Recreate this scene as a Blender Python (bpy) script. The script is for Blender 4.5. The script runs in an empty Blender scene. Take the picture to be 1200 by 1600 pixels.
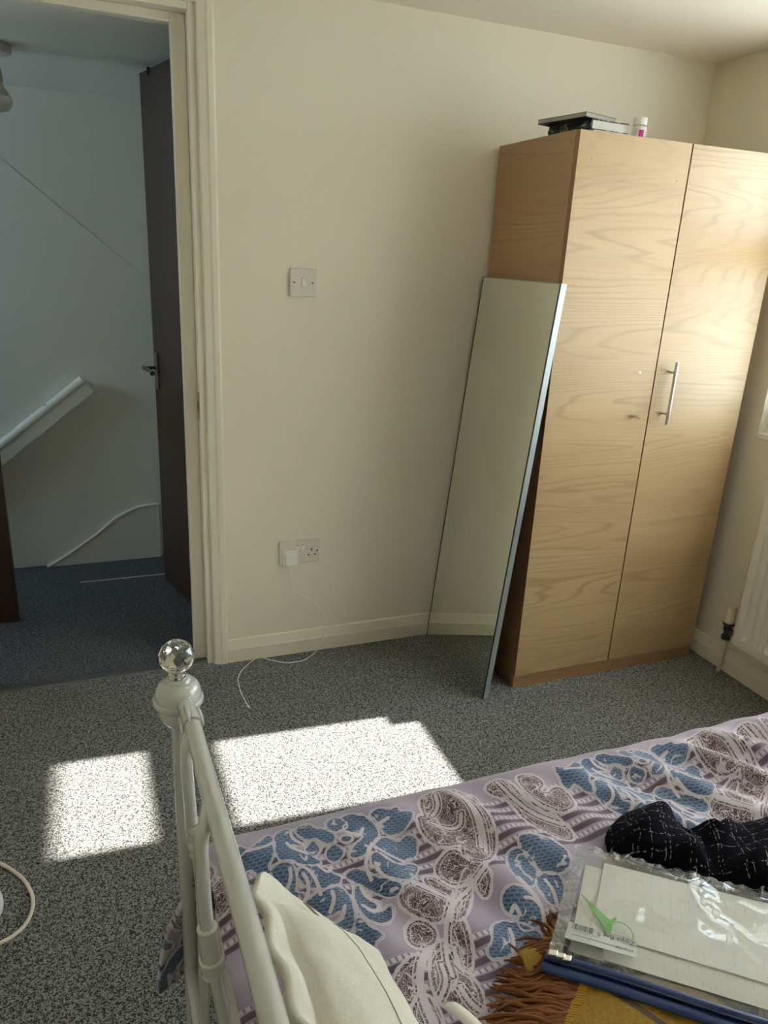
import bpy, bmesh, math, random
import numpy as np
from mathutils import Vector, Matrix
random.seed(7)
rng = np.random.default_rng(7)
SC = bpy.context.scene
COL = SC.collection

# ------------------------------------------------------------------ camera
cam = bpy.data.cameras.new('camera')
cam.sensor_fit = 'VERTICAL'; cam.sensor_height = 24.0
cam.lens = 24.0 * 1161.43 / 1600.0
cam.clip_start = 0.02
camo = bpy.data.objects.new('camera', cam); COL.objects.link(camo)
P, YW, RL = -0.33077, 0.38727, 0.05134
fw = Vector((math.sin(YW)*math.cos(P), math.cos(YW)*math.cos(P), math.sin(P)))
rt = Vector((math.cos(YW), -math.sin(YW), 0)); up = rt.cross(fw)
r2 = rt*math.cos(RL) + up*math.sin(RL); u2 = up*math.cos(RL) - rt*math.sin(RL)
camo.matrix_world = Matrix(((r2.x, u2.x, -fw.x, -0.40067), (r2.y, u2.y, -fw.y, -2.44166), (r2.z, u2.z, -fw.z, 1.44244), (0, 0, 0, 1)))
SC.camera = camo

# ------------------------------------------------------------------ light
SC.view_settings.view_transform = 'Standard'
SC.view_settings.look = 'None'
SC.view_settings.gamma = 1.0
SC.view_settings.use_curve_mapping = False
SC.view_settings.exposure = -0.12
SKY_STRENGTH = 13.0
SUN_STRENGTH = 38.0
world = bpy.data.worlds.new('sky'); SC.world = world; world.use_nodes = True
wn = world.node_tree.nodes; wl = world.node_tree.links; wn.clear()
wo = wn.new('ShaderNodeOutputWorld'); wb = wn.new('ShaderNodeBackground')
wb.inputs['Strength'].default_value = SKY_STRENGTH
wb.inputs['Color'].default_value = (0.68, 0.85, 1.0, 1)
wl.new(wb.outputs[0], wo.inputs[0])
SUN_SLOPE = 0.72                       # tangent of the sun's elevation
sd = Vector((-1.0, 0.06, -SUN_SLOPE)).normalized()
sun = bpy.data.lights.new('sun', 'SUN'); sun.energy = SUN_STRENGTH; sun.angle = math.radians(0.7)
sun.color = (1.0, 0.94, 0.83)
suno = bpy.data.objects.new('sun', sun); COL.objects.link(suno)
suno.rotation_euler = sd.to_track_quat('-Z', 'Y').to_euler(); suno.location = (6, -1, 5)
def portal(name, loc, direction, sx, sy):
    l = bpy.data.lights.new(name, 'AREA'); l.shape = 'RECTANGLE'; l.size = sx; l.size_y = sy
    l.cycles.is_portal = True
    o = bpy.data.objects.new(name, l); COL.objects.link(o); o.location = loc
    o.rotation_euler = Vector(direction).to_track_quat('-Z', 'Y').to_euler()
SC.cycles.max_bounces = 12; SC.cycles.diffuse_bounces = 8; SC.cycles.glossy_bounces = 6
SC.cycles.transmission_bounces = 10; SC.cycles.transparent_max_bounces = 16
SC.cycles.caustics_reflective = False; SC.cycles.caustics_refractive = False
SC.cycles.sample_clamp_indirect = 6.0

# ------------------------------------------------------------------ helpers
def link(o, parent=None):
    COL.objects.link(o)
    if parent is not None: o.parent = parent
    return o
def tag(o, label=None, cat=None, group=None, kind=None):
    if label: o['label'] = label
    if cat: o['category'] = cat
    if group: o['group'] = group
    if kind: o['kind'] = kind
    return o
def thing(name, label, cat, loc=(0, 0, 0), group=None):
    o = bpy.data.objects.new(name, None); o.location = loc; o.empty_display_size = .05
    link(o); return tag(o, label, cat, group)
def finish(name, bm, mats, parent=None, smooth=False, kind=None, bevel=0, weld=False, angle=40):
    bm.normal_update()
    me = bpy.data.meshes.new(name); bm.to_mesh(me); bm.free()
    for m in (mats if isinstance(mats, (list, tuple)) else [mats]): me.materials.append(m)
    o = bpy.data.objects.new(name, me); link(o)
    if parent is not None:
        o.parent = parent
        o.matrix_parent_inverse = Matrix.Translation(-parent_world(parent))
    if smooth:
        for p in me.polygons: p.use_smooth = True
        if angle < 180: me.set_sharp_from_angle(angle=math.radians(angle))
    if bevel:
        b = o.modifiers.new('bevel', 'BEVEL'); b.width = bevel; b.segments = 2; b.limit_method = 'ANGLE'; b.angle_limit = math.radians(40)
    if kind: o['kind'] = kind
    return o
def parent_world(p):
    v = Vector(p.location)
    if p.parent is not None and p.type != 'MESH': v = v + parent_world(p.parent)
    elif p.parent is not None: v = Vector((0, 0, 0))
    return v
def box(bm, x0, x1, y0, y1, z0, z1, mi=0, M=None):
    vs = [bm.verts.new(M @ Vector(c) if M else c) for c in ((x0,y0,z0),(x1,y0,z0),(x1,y1,z0),(x0,y1,z0),(x0,y0,z1),(x1,y0,z1),(x1,y1,z1),(x0,y1,z1))]
    fs = []
    for q in ((0,3,2,1),(4,5,6,7),(0,1,5,4),(1,2,6,5),(2,3,7,6),(3,0,4,7)):
        f = bm.faces.new([vs[i] for i in q]); f.material_index = mi; fs.append(f)
    return fs
def boxo(name, b, mat, parent=None, kind=None, bevel=0, M=None):
    bm = bmesh.new(); box(bm, *b, M=M)
    return finish(name, bm, mat, parent, kind=kind, bevel=bevel)
def catmull(pts, n=8):
    pts = [Vector(p) for p in pts]; out = []
    for i in range(len(pts)-1):
        p0 = pts[max(i-1, 0)]; p1 = pts[i]; p2 = pts[i+1]; p3 = pts[min(i+2, len(pts)-1)]
        for k in range(n):
            t = k/n
            out.append(.5*((2*p1)+(-p0+p2)*t+(2*p0-5*p1+4*p2-p3)*t*t+(-p0+3*p1-3*p2+p3)*t**3))
    out.append(pts[-1]); return out
def tube(bm, pts, rad, seg=12, cap=True, mi=0):
    pts = [Vector(p) for p in pts]; n = len(pts)
    rads = rad if isinstance(rad, (list, tuple)) else [rad]*n
    if len(rads) != n:
        rads = list(np.interp(np.linspace(0, 1, n), np.linspace(0, 1, len(rads)), rads))
    T = []
    for i in range(n):
        a = pts[min(i+1, n-1)] - pts[max(i-1, 0)]; T.append(a.normalized())
    ref = Vector((0, 0, 1)) if abs(T[0].z) < .9 else Vector((1, 0, 0))
    nrm = T[0].cross(ref).normalized(); rings = []
    for i in range(n):
        nrm = (nrm - T[i]*nrm.dot(T[i])).normalized(); b = T[i].cross(nrm)
        rings.append([bm.verts.new(pts[i] + (nrm*math.cos(2*math.pi*k/seg) + b*math.sin(2*math.pi*k/seg))*rads[i]) for k in range(seg)])
    for i in range(n-1):
        for k in range(seg):
            f = bm.faces.new((rings[i][k], rings[i][(k+1) % seg], rings[i+1][(k+1) % seg], rings[i+1][k])); f.material_index = mi
    if cap:
        for r, s in ((rings[0], -1), (rings[-1], 1)):
            f = bm.faces.new(r if s > 0 else r[::-1]); f.material_index = mi
def lathe(bm, prof, c=(0, 0, 0), seg=32, mi=0, axis=Vector((0, 0, 1))):
    c = Vector(c); q = axis.to_track_quat('Z', 'Y'); rings = []
    for r, z in prof:
        if r < 1e-6: rings.append([bm.verts.new(c + q @ Vector((0, 0, z)))])
        else: rings.append([bm.verts.new(c + q @ Vector((r*math.cos(2*math.pi*k/seg), r*math.sin(2*math.pi*k/seg), z))) for k in range(seg)])
    for a, b in zip(rings, rings[1:]):
        for k in range(seg):
            k2 = (k+1) % seg
            if len(a) == 1 and len(b) == 1: continue
            if len(a) == 1: f = bm.faces.new((a[0], b[k2], b[k])) if False else bm.faces.new((a[0], b[k], b[k2]))
            elif len(b) == 1: f = bm.faces.new((a[k], a[k2], b[0]))
            else: f = bm.faces.new((a[k], a[k2], b[k2], b[k]))
            f.material_index = mi
    bmesh.ops.recalc_face_normals(bm, faces=bm.faces[:])
def prism(bm, outline, y0, y1, plane='xz', mi=0):
    a = []; b = []
    for p, q in outline:
        if plane == 'xz': a.append(bm.verts.new((p, y0, q))); b.append(bm.verts.new((p, y1, q)))
        elif plane == 'yz': a.append(bm.verts.new((y0, p, q))); b.append(bm.verts.new((y1, p, q)))
        else: a.append(bm.verts.new((p, q, y0))); b.append(bm.verts.new((p, q, y1)))
    n = len(a); fs = [bm.faces.new(a), bm.faces.new(b[::-1])]
    for i in range(n): fs.append(bm.faces.new((a[i], b[i], b[(i+1) % n], a[(i+1) % n])))
    for f in fs: f.material_index = mi
    bmesh.ops.recalc_face_normals(bm, faces=bm.faces[:])
def grid_obj(name, X, Y, Z, mat, parent=None, smooth=True):
    ny, nx = X.shape
    co = np.stack([X, Y, Z], -1).reshape(-1, 3)
    i = np.arange(ny*nx).reshape(ny, nx)
    q = np.stack([i[:-1, :-1], i[:-1, 1:], i[1:, 1:], i[1:, :-1]], -1).reshape(-1, 4)
    me = bpy.data.meshes.new(name)
    me.vertices.add(len(co)); me.vertices.foreach_set('co', co.astype(np.float32).ravel())
    me.loops.add(q.size); me.loops.foreach_set('vertex_index', q.astype(np.int32).ravel())
    me.polygons.add(len(q)); me.polygons.foreach_set('loop_start', np.arange(0, q.size, 4, dtype=np.int32))
    me.update(); me.validate()
    if smooth: me.polygons.foreach_set('use_smooth', np.ones(len(q), bool))
    me.materials.append(mat)
    o = bpy.data.objects.new(name, me); link(o, None)
    if parent is not None:
        o.parent = parent; o.matrix_parent_inverse = Matrix.Translation(-parent_world(parent))
    return o
def attr(o, name, arr):
    a = o.data.attributes.new(name, 'FLOAT', 'POINT'); a.data.foreach_set('value', np.asarray(arr, np.float32).ravel())
_vn = {}
def vnoise(x, y, seed=0):
    # smooth value noise
    if seed not in _vn: _vn[seed] = np.random.default_rng(seed).random((64, 64))
    t = _vn[seed]; xi = np.floor(x).astype(int); yi = np.floor(y).astype(int)
    fx = x-xi; fy = y-yi; fx = fx*fx*(3-2*fx); fy = fy*fy*(3-2*fy)
    g = lambda a, b: t[a % 64, b % 64]
    return (g(xi, yi)*(1-fx)+g(xi+1, yi)*fx)*(1-fy)+(g(xi, yi+1)*(1-fx)+g(xi+1, yi+1)*fx)*fy - .5

# ------------------------------------------------------------------ materials
class NT:
    def __init__(self, name):
        self.m = bpy.data.materials.new(name); self.m.use_nodes = True
        self.t = self.m.node_tree; self.b = self.t.nodes['Principled BSDF']
    def n(self, typ, ins=None, **kw):
        nd = self.t.nodes.new('ShaderNode'+typ)
        for k, v in kw.items(): setattr(nd, k, v)
        for k, v in (ins or {}).items():
            if hasattr(v, 'is_output') or isinstance(v, bpy.types.NodeSocket): self.t.links.new(v, nd.inputs[k])
            else: nd.inputs[k].default_value = v
        return nd
    def set(self, **kw):
        for k, v in kw.items():
            k = k.replace('_', ' ')
            if isinstance(v, bpy.types.NodeSocket): self.t.links.new(v, self.b.inputs[k])
            else: self.b.inputs[k].default_value = v
        return self
    def math(self, op, a, b=0.0, c=0.0, clamp=False):
        nd = self.n('Math', operation=op, use_clamp=clamp)
        for i, v in enumerate((a, b, c)):
            if isinstance(v, bpy.types.NodeSocket): self.t.links.new(v, nd.inputs[i])
            else: nd.inputs[i].default_value = v
        return nd.outputs[0]
    def mix(self, f, a, b):
        nd = self.n('Mix', data_type='RGBA')
        for i, v in ((0, f), (6, a), (7, b)):
            if isinstance(v, bpy.types.NodeSocket): self.t.links.new(v, nd.inputs[i])
            else: nd.inputs[i].default_value = v if i == 0 else (*v[:3], 1)
        return nd.outputs[2]
    def ramp(self, f, stops):
        nd = self.n('ValToRGB', {'Fac': f}); e = nd.color_ramp.elements
        while len(e) < len(stops): e.new(.5)
        for el, (p, c) in zip(e, stops): el.position = p; el.color = (*c, 1) if len(c) == 3 else c
        return nd.outputs[0]
    def coord(self, which='Object', scale=(1, 1, 1), rot=(0, 0, 0), loc=(0, 0, 0)):
        tc = self.n('TexCoord')
        return self.n('Mapping', {'Vector': tc.outputs[which], 'Scale': scale, 'Rotation': rot, 'Location': loc}).outputs[0]
    def noise(self, vec, scale, detail=2, rough=.5, dist=0):
        return self.n('TexNoise', {'Vector': vec, 'Scale': scale, 'Detail': detail, 'Roughness': rough, 'Distortion': dist}).outputs['Fac']
    def bump(self, h, strength=.3, dist=.002):
        o = self.n('Bump', {'Height': h, 'Strength': strength, 'Distance': dist}).outputs[0]
        self.t.links.new(o, self.b.inputs['Normal']); return self
def plain(name, col, rough=.5, metal=0, spec=.5, **kw):
    k = NT(name); k.set(Base_Color=(*col, 1), Roughness=rough, Metallic=metal)
    k.b.inputs['Specular IOR Level'].default_value = spec
    for a, v in kw.items(): k.b.inputs[a.replace('_', ' ')].default_value = v
    return k.m
def painted(name, col, rough=.6, bump=.15, scale=60, stain=0.0, staincol=(.3, .27, .2)):
    k = NT(name); v = k.coord()
    big = k.noise(v, 2.2, 4, .6)
    c = k.mix(k.math('MULTIPLY', big, .12), col, tuple(x*.86 for x in col))
    if stain:
        s = k.n('MapRange', {'Value': k.noise(v, 5.5, 5, .7), 'From Min': .60, 'From Max': .80}).outputs[0]
        c = k.mix(k.math('MULTIPLY', s, stain), c, staincol)
    k.set(Base_Color=c, Roughness=rough); k.bump(k.noise(v, scale, 3), bump, .002)
    return k.m
def wood(name, axis, light, mid, dark, grain=1.0, rough=.42):
    # axis: direction the grain runs along ('x', 'y' or 'z')
    k = NT(name); tc = k.n('TexCoord')
    st = {'x': (.62, 4.2, 4.2), 'y': (4.2, .62, 4.2), 'z': (3, 3, .4)}[axis]
    info = k.n('ObjectInfo')
    off = k.n('VectorMath', {0: tc.outputs['Object'], 1: (0, 0, 0)}, operation='ADD')
    sc = k.n('VectorMath', {0: info.outputs['Random'], 1: (7.3, 5.1, 3.7)}, operation='MULTIPLY').outputs[0]
    k.t.links.new(sc, off.inputs[1])
    v = k.n('Mapping', {'Vector': off.outputs[0], 'Scale': st}).outputs[0]
    warp = k.noise(v, 1.1, 3, .55)
    # contour lines of a slow noise field: cathedral figure, in clusters of fine lines
    vw = k.n('Mapping', {'Vector': off.outputs[0], 'Scale': tuple(a if a > 1 else a*.62 for a in st)}).outputs[0]
    fld = k.math('ADD', k.noise(vw, .62, 2, .45, .10), k.math('MULTIPLY', k.noise(vw, 5.0, 2, .5), .028))
    fr = k.math('FRACT', k.math('MULTIPLY', fld, 58*grain))
    tri = k.math('ABSOLUTE', k.math('SUBTRACT', fr, .62))
    line = k.n('MapRange', {'Value': tri, 'From Min': .20, 'From Max': .0}, interpolation_type='SMOOTHSTEP').outputs[0]
    clus = k.n('MapRange', {'Value': k.noise(vw, 1.6, 2, .6), 'From Min': .40, 'From Max': .66}).outputs[0]
    line = k.math('MULTIPLY', line, k.math('ADD', .12, k.math('MULTIPLY', clus, .75)))
    v2 = k.n('Mapping', {'Vector': off.outputs[0], 'Scale': tuple(a*(14 if a > 1 else 2.2) for a in st)}).outputs[0]
    fine = k.noise(v2, 4.0, 4, .7)
    base = k.mix(k.n('MapRange', {'Value': warp, 'From Min': .3, 'From Max': .7}).outputs[0], light, mid)
    c = k.mix(k.math('MULTIPLY', line, .50), base, dark)
    c = k.mix(k.n('MapRange', {'Value': fine, 'From Min': .5, 'From Max': .8, 'To Max': .30}).outputs[0], c, dark)
    k.set(Base_Color=c, Roughness=rough); k.bump(fine, .05, .001)
    return k.m
def carpet(name, dark, light, bias=.5):
    k = NT(name); v = k.coord()
    f1 = k.noise(v, 270, 2, .6, .4); f2 = k.noise(v, 130, 2, .5, .8); big = k.noise(v, 3, 3)
    s = k.math('ADD', k.math('MULTIPLY', f1, .62), k.math('MULTIPLY', f2, .38))
    m = k.n('MapRange', {'Value': s, 'From Min': bias-.060, 'From Max': bias+.060}).outputs[0]
    c = k.mix(m, dark, light)
    c = k.mix(k.math('MULTIPLY', big, .25), c, tuple(x*.6 for x in dark))
    k.set(Base_Color=c, Roughness=.95); k.b.inputs['Specular IOR Level'].default_value = .1
    k.b.inputs['Sheen Weight'].default_value = .15
    k.bump(s, .9, .006)
    return k.m

WALLC = (.81, .765, .635)
M_wall = painted('cream_emulsion', WALLC, .55, .12, 45, .10)
M_ceil = painted('ceiling_emulsion', (.88, .84, .73), .7, .12, 30)
M_hall = painted('landing_emulsion', (.74, .755, .71), .6, .12, 40, .05)
M_trim = painted('cream_gloss_paint', (.80, .755, .63), .35, .10, 30, .30, (.45, .40, .30))
M_skirt = painted('cream_skirting_paint', (.82, .775, .645), .35, .08, 25, .25, (.45, .40, .28))
M_carpet = carpet('grey_speckled_carpet', (.021, .022, .025), (.375, .375, .372), .503)
M_carpet2 = carpet('landing_carpet_dim', (.018, .022, .030), (.17, .19, .22), .52)  # room carpet again, the landing's dim bluish light put into its colour
M_white = plain('white_plastic', (.80, .77, .72), .35)
M_whitebright = plain('bright_white_plastic', (.86, .85, .82), .3)
M_upvc = plain('white_upvc', (.86, .86, .84), .25)
M_black = plain('black_rubber', (.012, .012, .013), .5)
M_dark = plain('dark_slot', (.02, .015, .01), .6)
M_chrome = plain('chrome', (.82, .82, .82), .12, 1.0)
M_steel = plain('brushed_steel', (.66, .64, .60), .28, 1.0)
M_alu = plain('anodised_aluminium', (.46, .53, .56), .45, .6)
M_rad = painted('radiator_enamel', (.84, .82, .75), .35, .02, 20)
M_bedwhite = plain('white_powder_coat', (.57, .585, .575), .16, 0, .5, Coat_Weight=.8, Coat_Roughness=.12)
M_mirror = plain('mirror_silver', (.88, .91, .84), .012, 1.0)
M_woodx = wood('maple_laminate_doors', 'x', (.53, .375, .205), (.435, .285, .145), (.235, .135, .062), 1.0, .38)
M_woody = wood('maple_laminate_shaded', 'y', (.44, .265, .135), (.36, .205, .098), (.19, .105, .046), .8, .42)  # same laminate as the doors, shade on the sides put into the colour
M_edge = plain('shaded_edge_brown', (.30, .145, .062), .45)  # door edges: their shade put into the brown; also back panel and screws
M_darkwood = wood('dark_stained_door', 'z', (.060, .032, .022), (.042, .022, .016), (.016, .009, .007), 1.3, .38)
def two_sided_fresnel(k, ior, normal=None):
    bf = k.n('NewGeometry').outputs['Backfacing']
    i = k.n('MapRange', {'Value': bf, 'To Min': ior, 'To Max': 1/ior}).outputs[0]
    return k.n('Fresnel', {'IOR': i, 'Normal': normal} if normal is not None else {'IOR': i})
def glass(name, col=(1, 1, 1), rough=0.0):
    k = NT(name); t = k.t
    tr = k.n('BsdfTransparent', {'Color': (*col, 1)}); gl = k.n('BsdfGlossy', {'Roughness': rough})
    fr = two_sided_fresnel(k, 1.45)
    mx = k.n('MixShader', {0: fr.outputs[0], 1: tr.outputs[0], 2: gl.outputs[0]})
    t.links.new(mx.outputs[0], t.nodes['Material Output'].inputs[0]); return k.m
M_glass = glass('window_glass', (.97, .985, .98))

# ------------------------------------------------------------------ the setting
XR = 1.8046; XL = -1.30; YF = -3.45; HC = 2.162; WT = .11
LB = 1.095; LX0 = -2.2; LX1 = .13          # landing back wall and ends
DX0, DX1, DZ = -.893, -.045, 2.086         # rough opening of the doorway
def struct(name, bm, mat, **kw): return finish(name, bm, mat, kind='structure', **kw)
def sbox(name, b, mat, **kw): return boxo(name, b, mat, kind='structure', **kw)
sbox('floor', (XL-.1, XR+.1, YF-.1, .02, -.12, 0), M_carpet)
sbox('floor.001', (LX0-.1, LX1+.1, .02, LB+.1, -.12, 0), M_carpet2)
sbox('ceiling', (XL-.1, XR+.1, YF-.1, WT, HC, HC+.1), M_ceil)
bm = bmesh.new()
box(bm, XL, DX0, 0, WT, 0, HC); box(bm, DX1, XR, 0, WT, 0, HC); box(bm, DX0, DX1, 0, WT, DZ, HC)
struct('wall_back', bm, M_wall)
sbox('wall_left', (XL-.1, XL, YF-.1, WT, 0, HC), M_wall)
sbox('wall_front', (XL, XR, YF-.1, YF, 0, HC), M_wall)
# right wall with the window opening
WY0, WY1, WZ0, WZ1 = -.518, -2.45, .914, 2.09; WTK = .26
bm = bmesh.new()
box(bm, XR, XR+WTK, WY0, WT, 0, HC); box(bm, XR, XR+WTK, YF-.1, WY1, 0, HC)
box(bm, XR, XR+WTK, WY1, WY0, 0, WZ0); box(bm, XR, XR+WTK, WY1, WY0, WZ1, HC)
struct('wall_right', bm, M_wall)
# landing shell: back wall, right wall, far end with an opening, ceiling that slopes to the back wall
sbox('wall_landing_back', (LX0-.1, LX1+.1, LB, LB+.1, -.1, 2.3), M_hall)
sbox('wall_landing_right', (LX1, LX1+.1, WT, LB, 0, 2.3), M_hall)
bm = bmesh.new()
box(bm, LX0-.1, LX0, WT, LB, 0, 1.25); box(bm, LX0-.1, LX0, WT, LB, 1.95, 2.3)
box(bm, LX0-.1, LX0, WT, .30, 1.25, 1.95); box(bm, LX0-.1, LX0, .95, LB, 1.25, 1.95)
struct('wall_landing_left', bm, M_hall)
sbox('wall_landing_front', (LX0, XL-.1, .0, WT, 0, 2.3), M_hall)
bm = bmesh.new()
LCZ, LCY = 2.060, .80
prism(bm, [(WT, LCZ)] + [(q.x, q.y) for q in catmull([(.55, LCZ, 0), (.68, LCZ-.003, 0), (.82, LCZ-.012, 0), (.96, LCZ-.036, 0), (LB, 1.992, 0)], 6)] + [(LB, 2.3), (WT, 2.3)], LX0, LX1, 'yz')
struct('ceiling.001', bm, M_hall, smooth=True, angle=30)
# very shallow plaster step that runs diagonally down the landing wall
bm = bmesh.new()
prism(bm, [(-.90, 1.945), (-.6577, 1.735), (-.40, 1.522), (-.1148, 1.291), (.10, 1.11), (.10, .0), (-2.2, .0), (-2.2, 1.945)], LB-.0025, LB+.01, 'xz')
struct('wall_landing_back.001', bm, M_hall, bevel=.002)
# unseen window, added to light the landing
fr = sbox('landing_fill_window', (LX0-.08, LX0-.03, .30, .34, 1.30, 1.95), M_upvc)
for b in ((.91, .95, 1.25, 1.95), (.34, .91, 1.25, 1.29), (.34, .91, 1.91, 1.95)):
    boxo('frame_bar', (LX0-.08, LX0-.03, *b), M_upvc, fr)
boxo('glass_pane', (LX0-.058, LX0-.052, .34, .91, 1.29, 1.91), M_glass, fr)
portal('landing_portal', (LX0-.12, .625, 1.6), (1, 0, 0), .62, .57)
# stair string: curved raised board at the foot of the landing wall
so = catmull([(-.641, .0), (-.56, .045), (-.4805, .098), (-.40, .155), (-.3303, .213), (-.2414, .257), (-.19, .267), (-.1386, .2686)], 5)
bm = bmesh.new()
prism(bm, [(p[0], p[1]) for p in [(q.x, q.y) for q in [Vector((a[0], a[1], 0)) for a in so]]] + [(-.1361, 0.0)], LB-.020, LB, 'xz')
st = struct('trim_3', bm, M_hall)
bm = bmesh.new()
tube(bm, [Vector((p[0], LB-.018, p[1])) for p in so], .0075, 8)
finish('string_capping', bm, M_hall, st, smooth=True)
boxo('string_end', (-.1395, -.1285, LB-.022, LB, 0, .268), M_hall, st, bevel=.002)
# pale strip standing in for light through a floor gap; metal threshold bar
sbox('gap_light', (-.50, -.10, .852, .8585, -.001, .0030), plain('gap_light_strip', (.55, .53, .47), .45, .1))
bm = bmesh.new()
prism(bm, [(.002, 0), (.006, .0045), (.022, .006), (.036, .0045), (.040, 0)], DX0+.02, DX1-.02, 'yz')
struct('trim_2', bm, plain('threshold_bar', (.16, .165, .17), .42, .6))
# door frame: jambs, stops, architraves
df = bpy.data.objects.new('trim_1', None); link(df); df['kind'] = 'structure'
JX0, JX1 = -.869, -.069
bm = bmesh.new(); box(bm, JX1, DX1, 0, WT, 0, DZ); finish('jamb', bm, M_trim, df, bevel=.002)
bm = bmesh.new(); box(bm, DX0, JX0, 0, WT, 0, DZ); finish('jamb', bm, M_trim, df, bevel=.002)
boxo('head_jamb', (JX0, JX1, 0, WT, DZ-.024, DZ), M_trim, df, bevel=.002)
boxo('door_stop', (JX1-.042, JX1, .045, .085, 0, DZ-.024), M_trim, df, bevel=.003)
boxo('door_stop', (JX0, JX0+.03, .045, .085, 0, DZ-.024), M_trim, df, bevel=.003)
boxo('door_stop', (JX0+.03, JX1-.042, .045, .085, DZ-.050, DZ-.024), M_trim, df, bevel=.003)
def arch_profile(x0, x1): # moulded section, x0 is the door side
    w = x1-x0
    return [(x0, 0), (x0, -.010), (x0+w*.10, -.013), (x0+w*.45, -.015), (x0+w*.60, -.018), (x0+w*.86, -.018), (x0+w, -.014), (x0+w, 0)]
bm = bmesh.new(); prism(bm, arch_profile(-.0485, .002), 0, DZ+.05, 'xy'); finish('architrave', bm, M_trim, df, bevel=.0015)
bm = bmesh.new(); prism(bm, arch_profile(DX0+.004, DX0-.046), 0, DZ+.05, 'xy'); finish('architrave', bm, M_trim, df, bevel=.0015)
bm = bmesh.new(); box(bm, DX0-.046, .002, -.0175, 0, DZ-.006, DZ+.052); finish('architrave', bm, M_trim, df, bevel=.004)
bm = bmesh.new(); box(bm, -.072, -.0685, .006, .032, .905, .995); box(bm, -.0735, -.069, .012, .024, .93, .965, 1)
finish('strike_plate', bm, [plain('painted_over_metal', (.40, .34, .26), .5), M_dark], df)

# skirting boards
def skirt(name, a, b, side):
    h, t = .0895, .0155
    prof = [(0, 0), (t, 0), (t, h*.58), (t*.86, h*.63), (t*.45, h*.98), (t*.2, h), (0, h)]
    bm = bmesh.new()
    if side == 'back': prism(bm, [(-p, q) for p, q in prof], a, b, 'yz')
    elif side == 'right': prism(bm, [(XR-p, q) for p, q in prof], a, b, 'xz')
    elif side == 'left': prism(bm, [(XL+p, q) for p, q in prof], a, b, 'xz')
    return struct(name, bm, M_skirt)
skirt('baseboard_back', .002, XR, 'back')
skirt('baseboard_right', YF, -.0155, 'right')
skirt('baseboard_left', YF, 0, 'left')

# ------------------------------------------------------------------ window
FX = XR+.035
win = bpy.data.objects.new('window_1', None); win.location = (XR, WY0, WZ0); link(win); win['kind'] = 'structure'
GY0, GY1 = -.587, -.964; GZ0, GZ1, GZ2, GZ3 = .945, 1.450, 1.565, 2.045
MY = -1.045
boxo('frame_side', (FX, FX+.06, GY0, WY0, WZ0, WZ1), M_upvc, win, bevel=.004)
boxo('frame_side', (FX, FX+.06, WY1, WY1+.06, WZ0, WZ1), M_upvc, win, bevel=.004)
boxo('mullion', (FX, FX+.06, MY, GY1, WZ0, WZ1), M_upvc, win, bevel=.004)
boxo('frame_head', (FX, FX+.06, WY1+.06, GY0, GZ3, WZ1), M_upvc, win, bevel=.004)
boxo('frame_foot', (FX, FX+.06, WY1+.06, GY0, WZ0, GZ0), M_upvc, win, bevel=.004)
boxo('transom', (FX, FX+.06, GY1, GY0, GZ1, GZ2), M_upvc, win, bevel=.004)
boxo('glass_pane', (FX+.027, FX+.033, GY1, GY0, GZ0, GZ1), M_glass, win)
boxo('glass_pane', (FX+.027, FX+.033, GY1, GY0, GZ2, GZ3), M_glass, win)
boxo('glass_pane', (FX+.027, FX+.033, WY1+.06, MY, GZ0, GZ3), M_glass, win)
boxo('window_sill', (XR-.006, FX, WY1, WY0, WZ0-.018, WZ0+.004), M_upvc, win, bevel=.003)
boxo('sill_item', (FX-.028, FX, -.634, GY0+.004, GZ0-.02, GZ0+.052), M_upvc, win, bevel=.004)  # unseen item on the sill, added for its notch in the sun patch
# unseen white blind, added to block the sun and spread soft light
kb = NT('diffuser_cloth'); tl = kb.n('BsdfTranslucent', {'Color': (.93, .92, .90, 1)}); di = kb.n('BsdfDiffuse', {'Color': (.90, .90, .88, 1)})
ms = kb.n('MixShader', {0: .62, 1: di.outputs[0], 2: tl.outputs[0]}); kb.t.links.new(ms.outputs[0], kb.t.nodes['Material Output'].inputs[0])
bl = thing('sun_diffuser_blind', 'added unseen white blind over the right part of the window', 'blind', (XR+.02, -1.38, WZ1))
boxo('diffuser_cloth', (XR+.022, XR+.0235, WY1+.01, MY+.015, WZ0+.02, WZ1-.03), kb.m, bl)
bm = bmesh.new(); tube(bm, [(XR+.016, WY1+.01, WZ1-.022), (XR+.016, MY+.015, WZ1-.022)], .016, 16); finish('roller', bm, M_white, bl, smooth=True)
portal('window_portal', (XR+.25, (WY0+WY1)/2, (WZ0+WZ1)/2), (-1, 0, 0), WZ1-WZ0, WY0-WY1)
sbox('bounce_ground', (XR+.6, 30, -20, 20, -2.8, -2.7), plain('pale_bounce_ground', (.66, .63, .58), .9))  # unseen ground, added to bounce sun up to the ceiling
sbox('sun_cutoff', (XR+WTK, 2.50, -5, 2, 2.205, 2.40), M_upvc)  # unseen slab, added to cut off the far end of the sun patch

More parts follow.
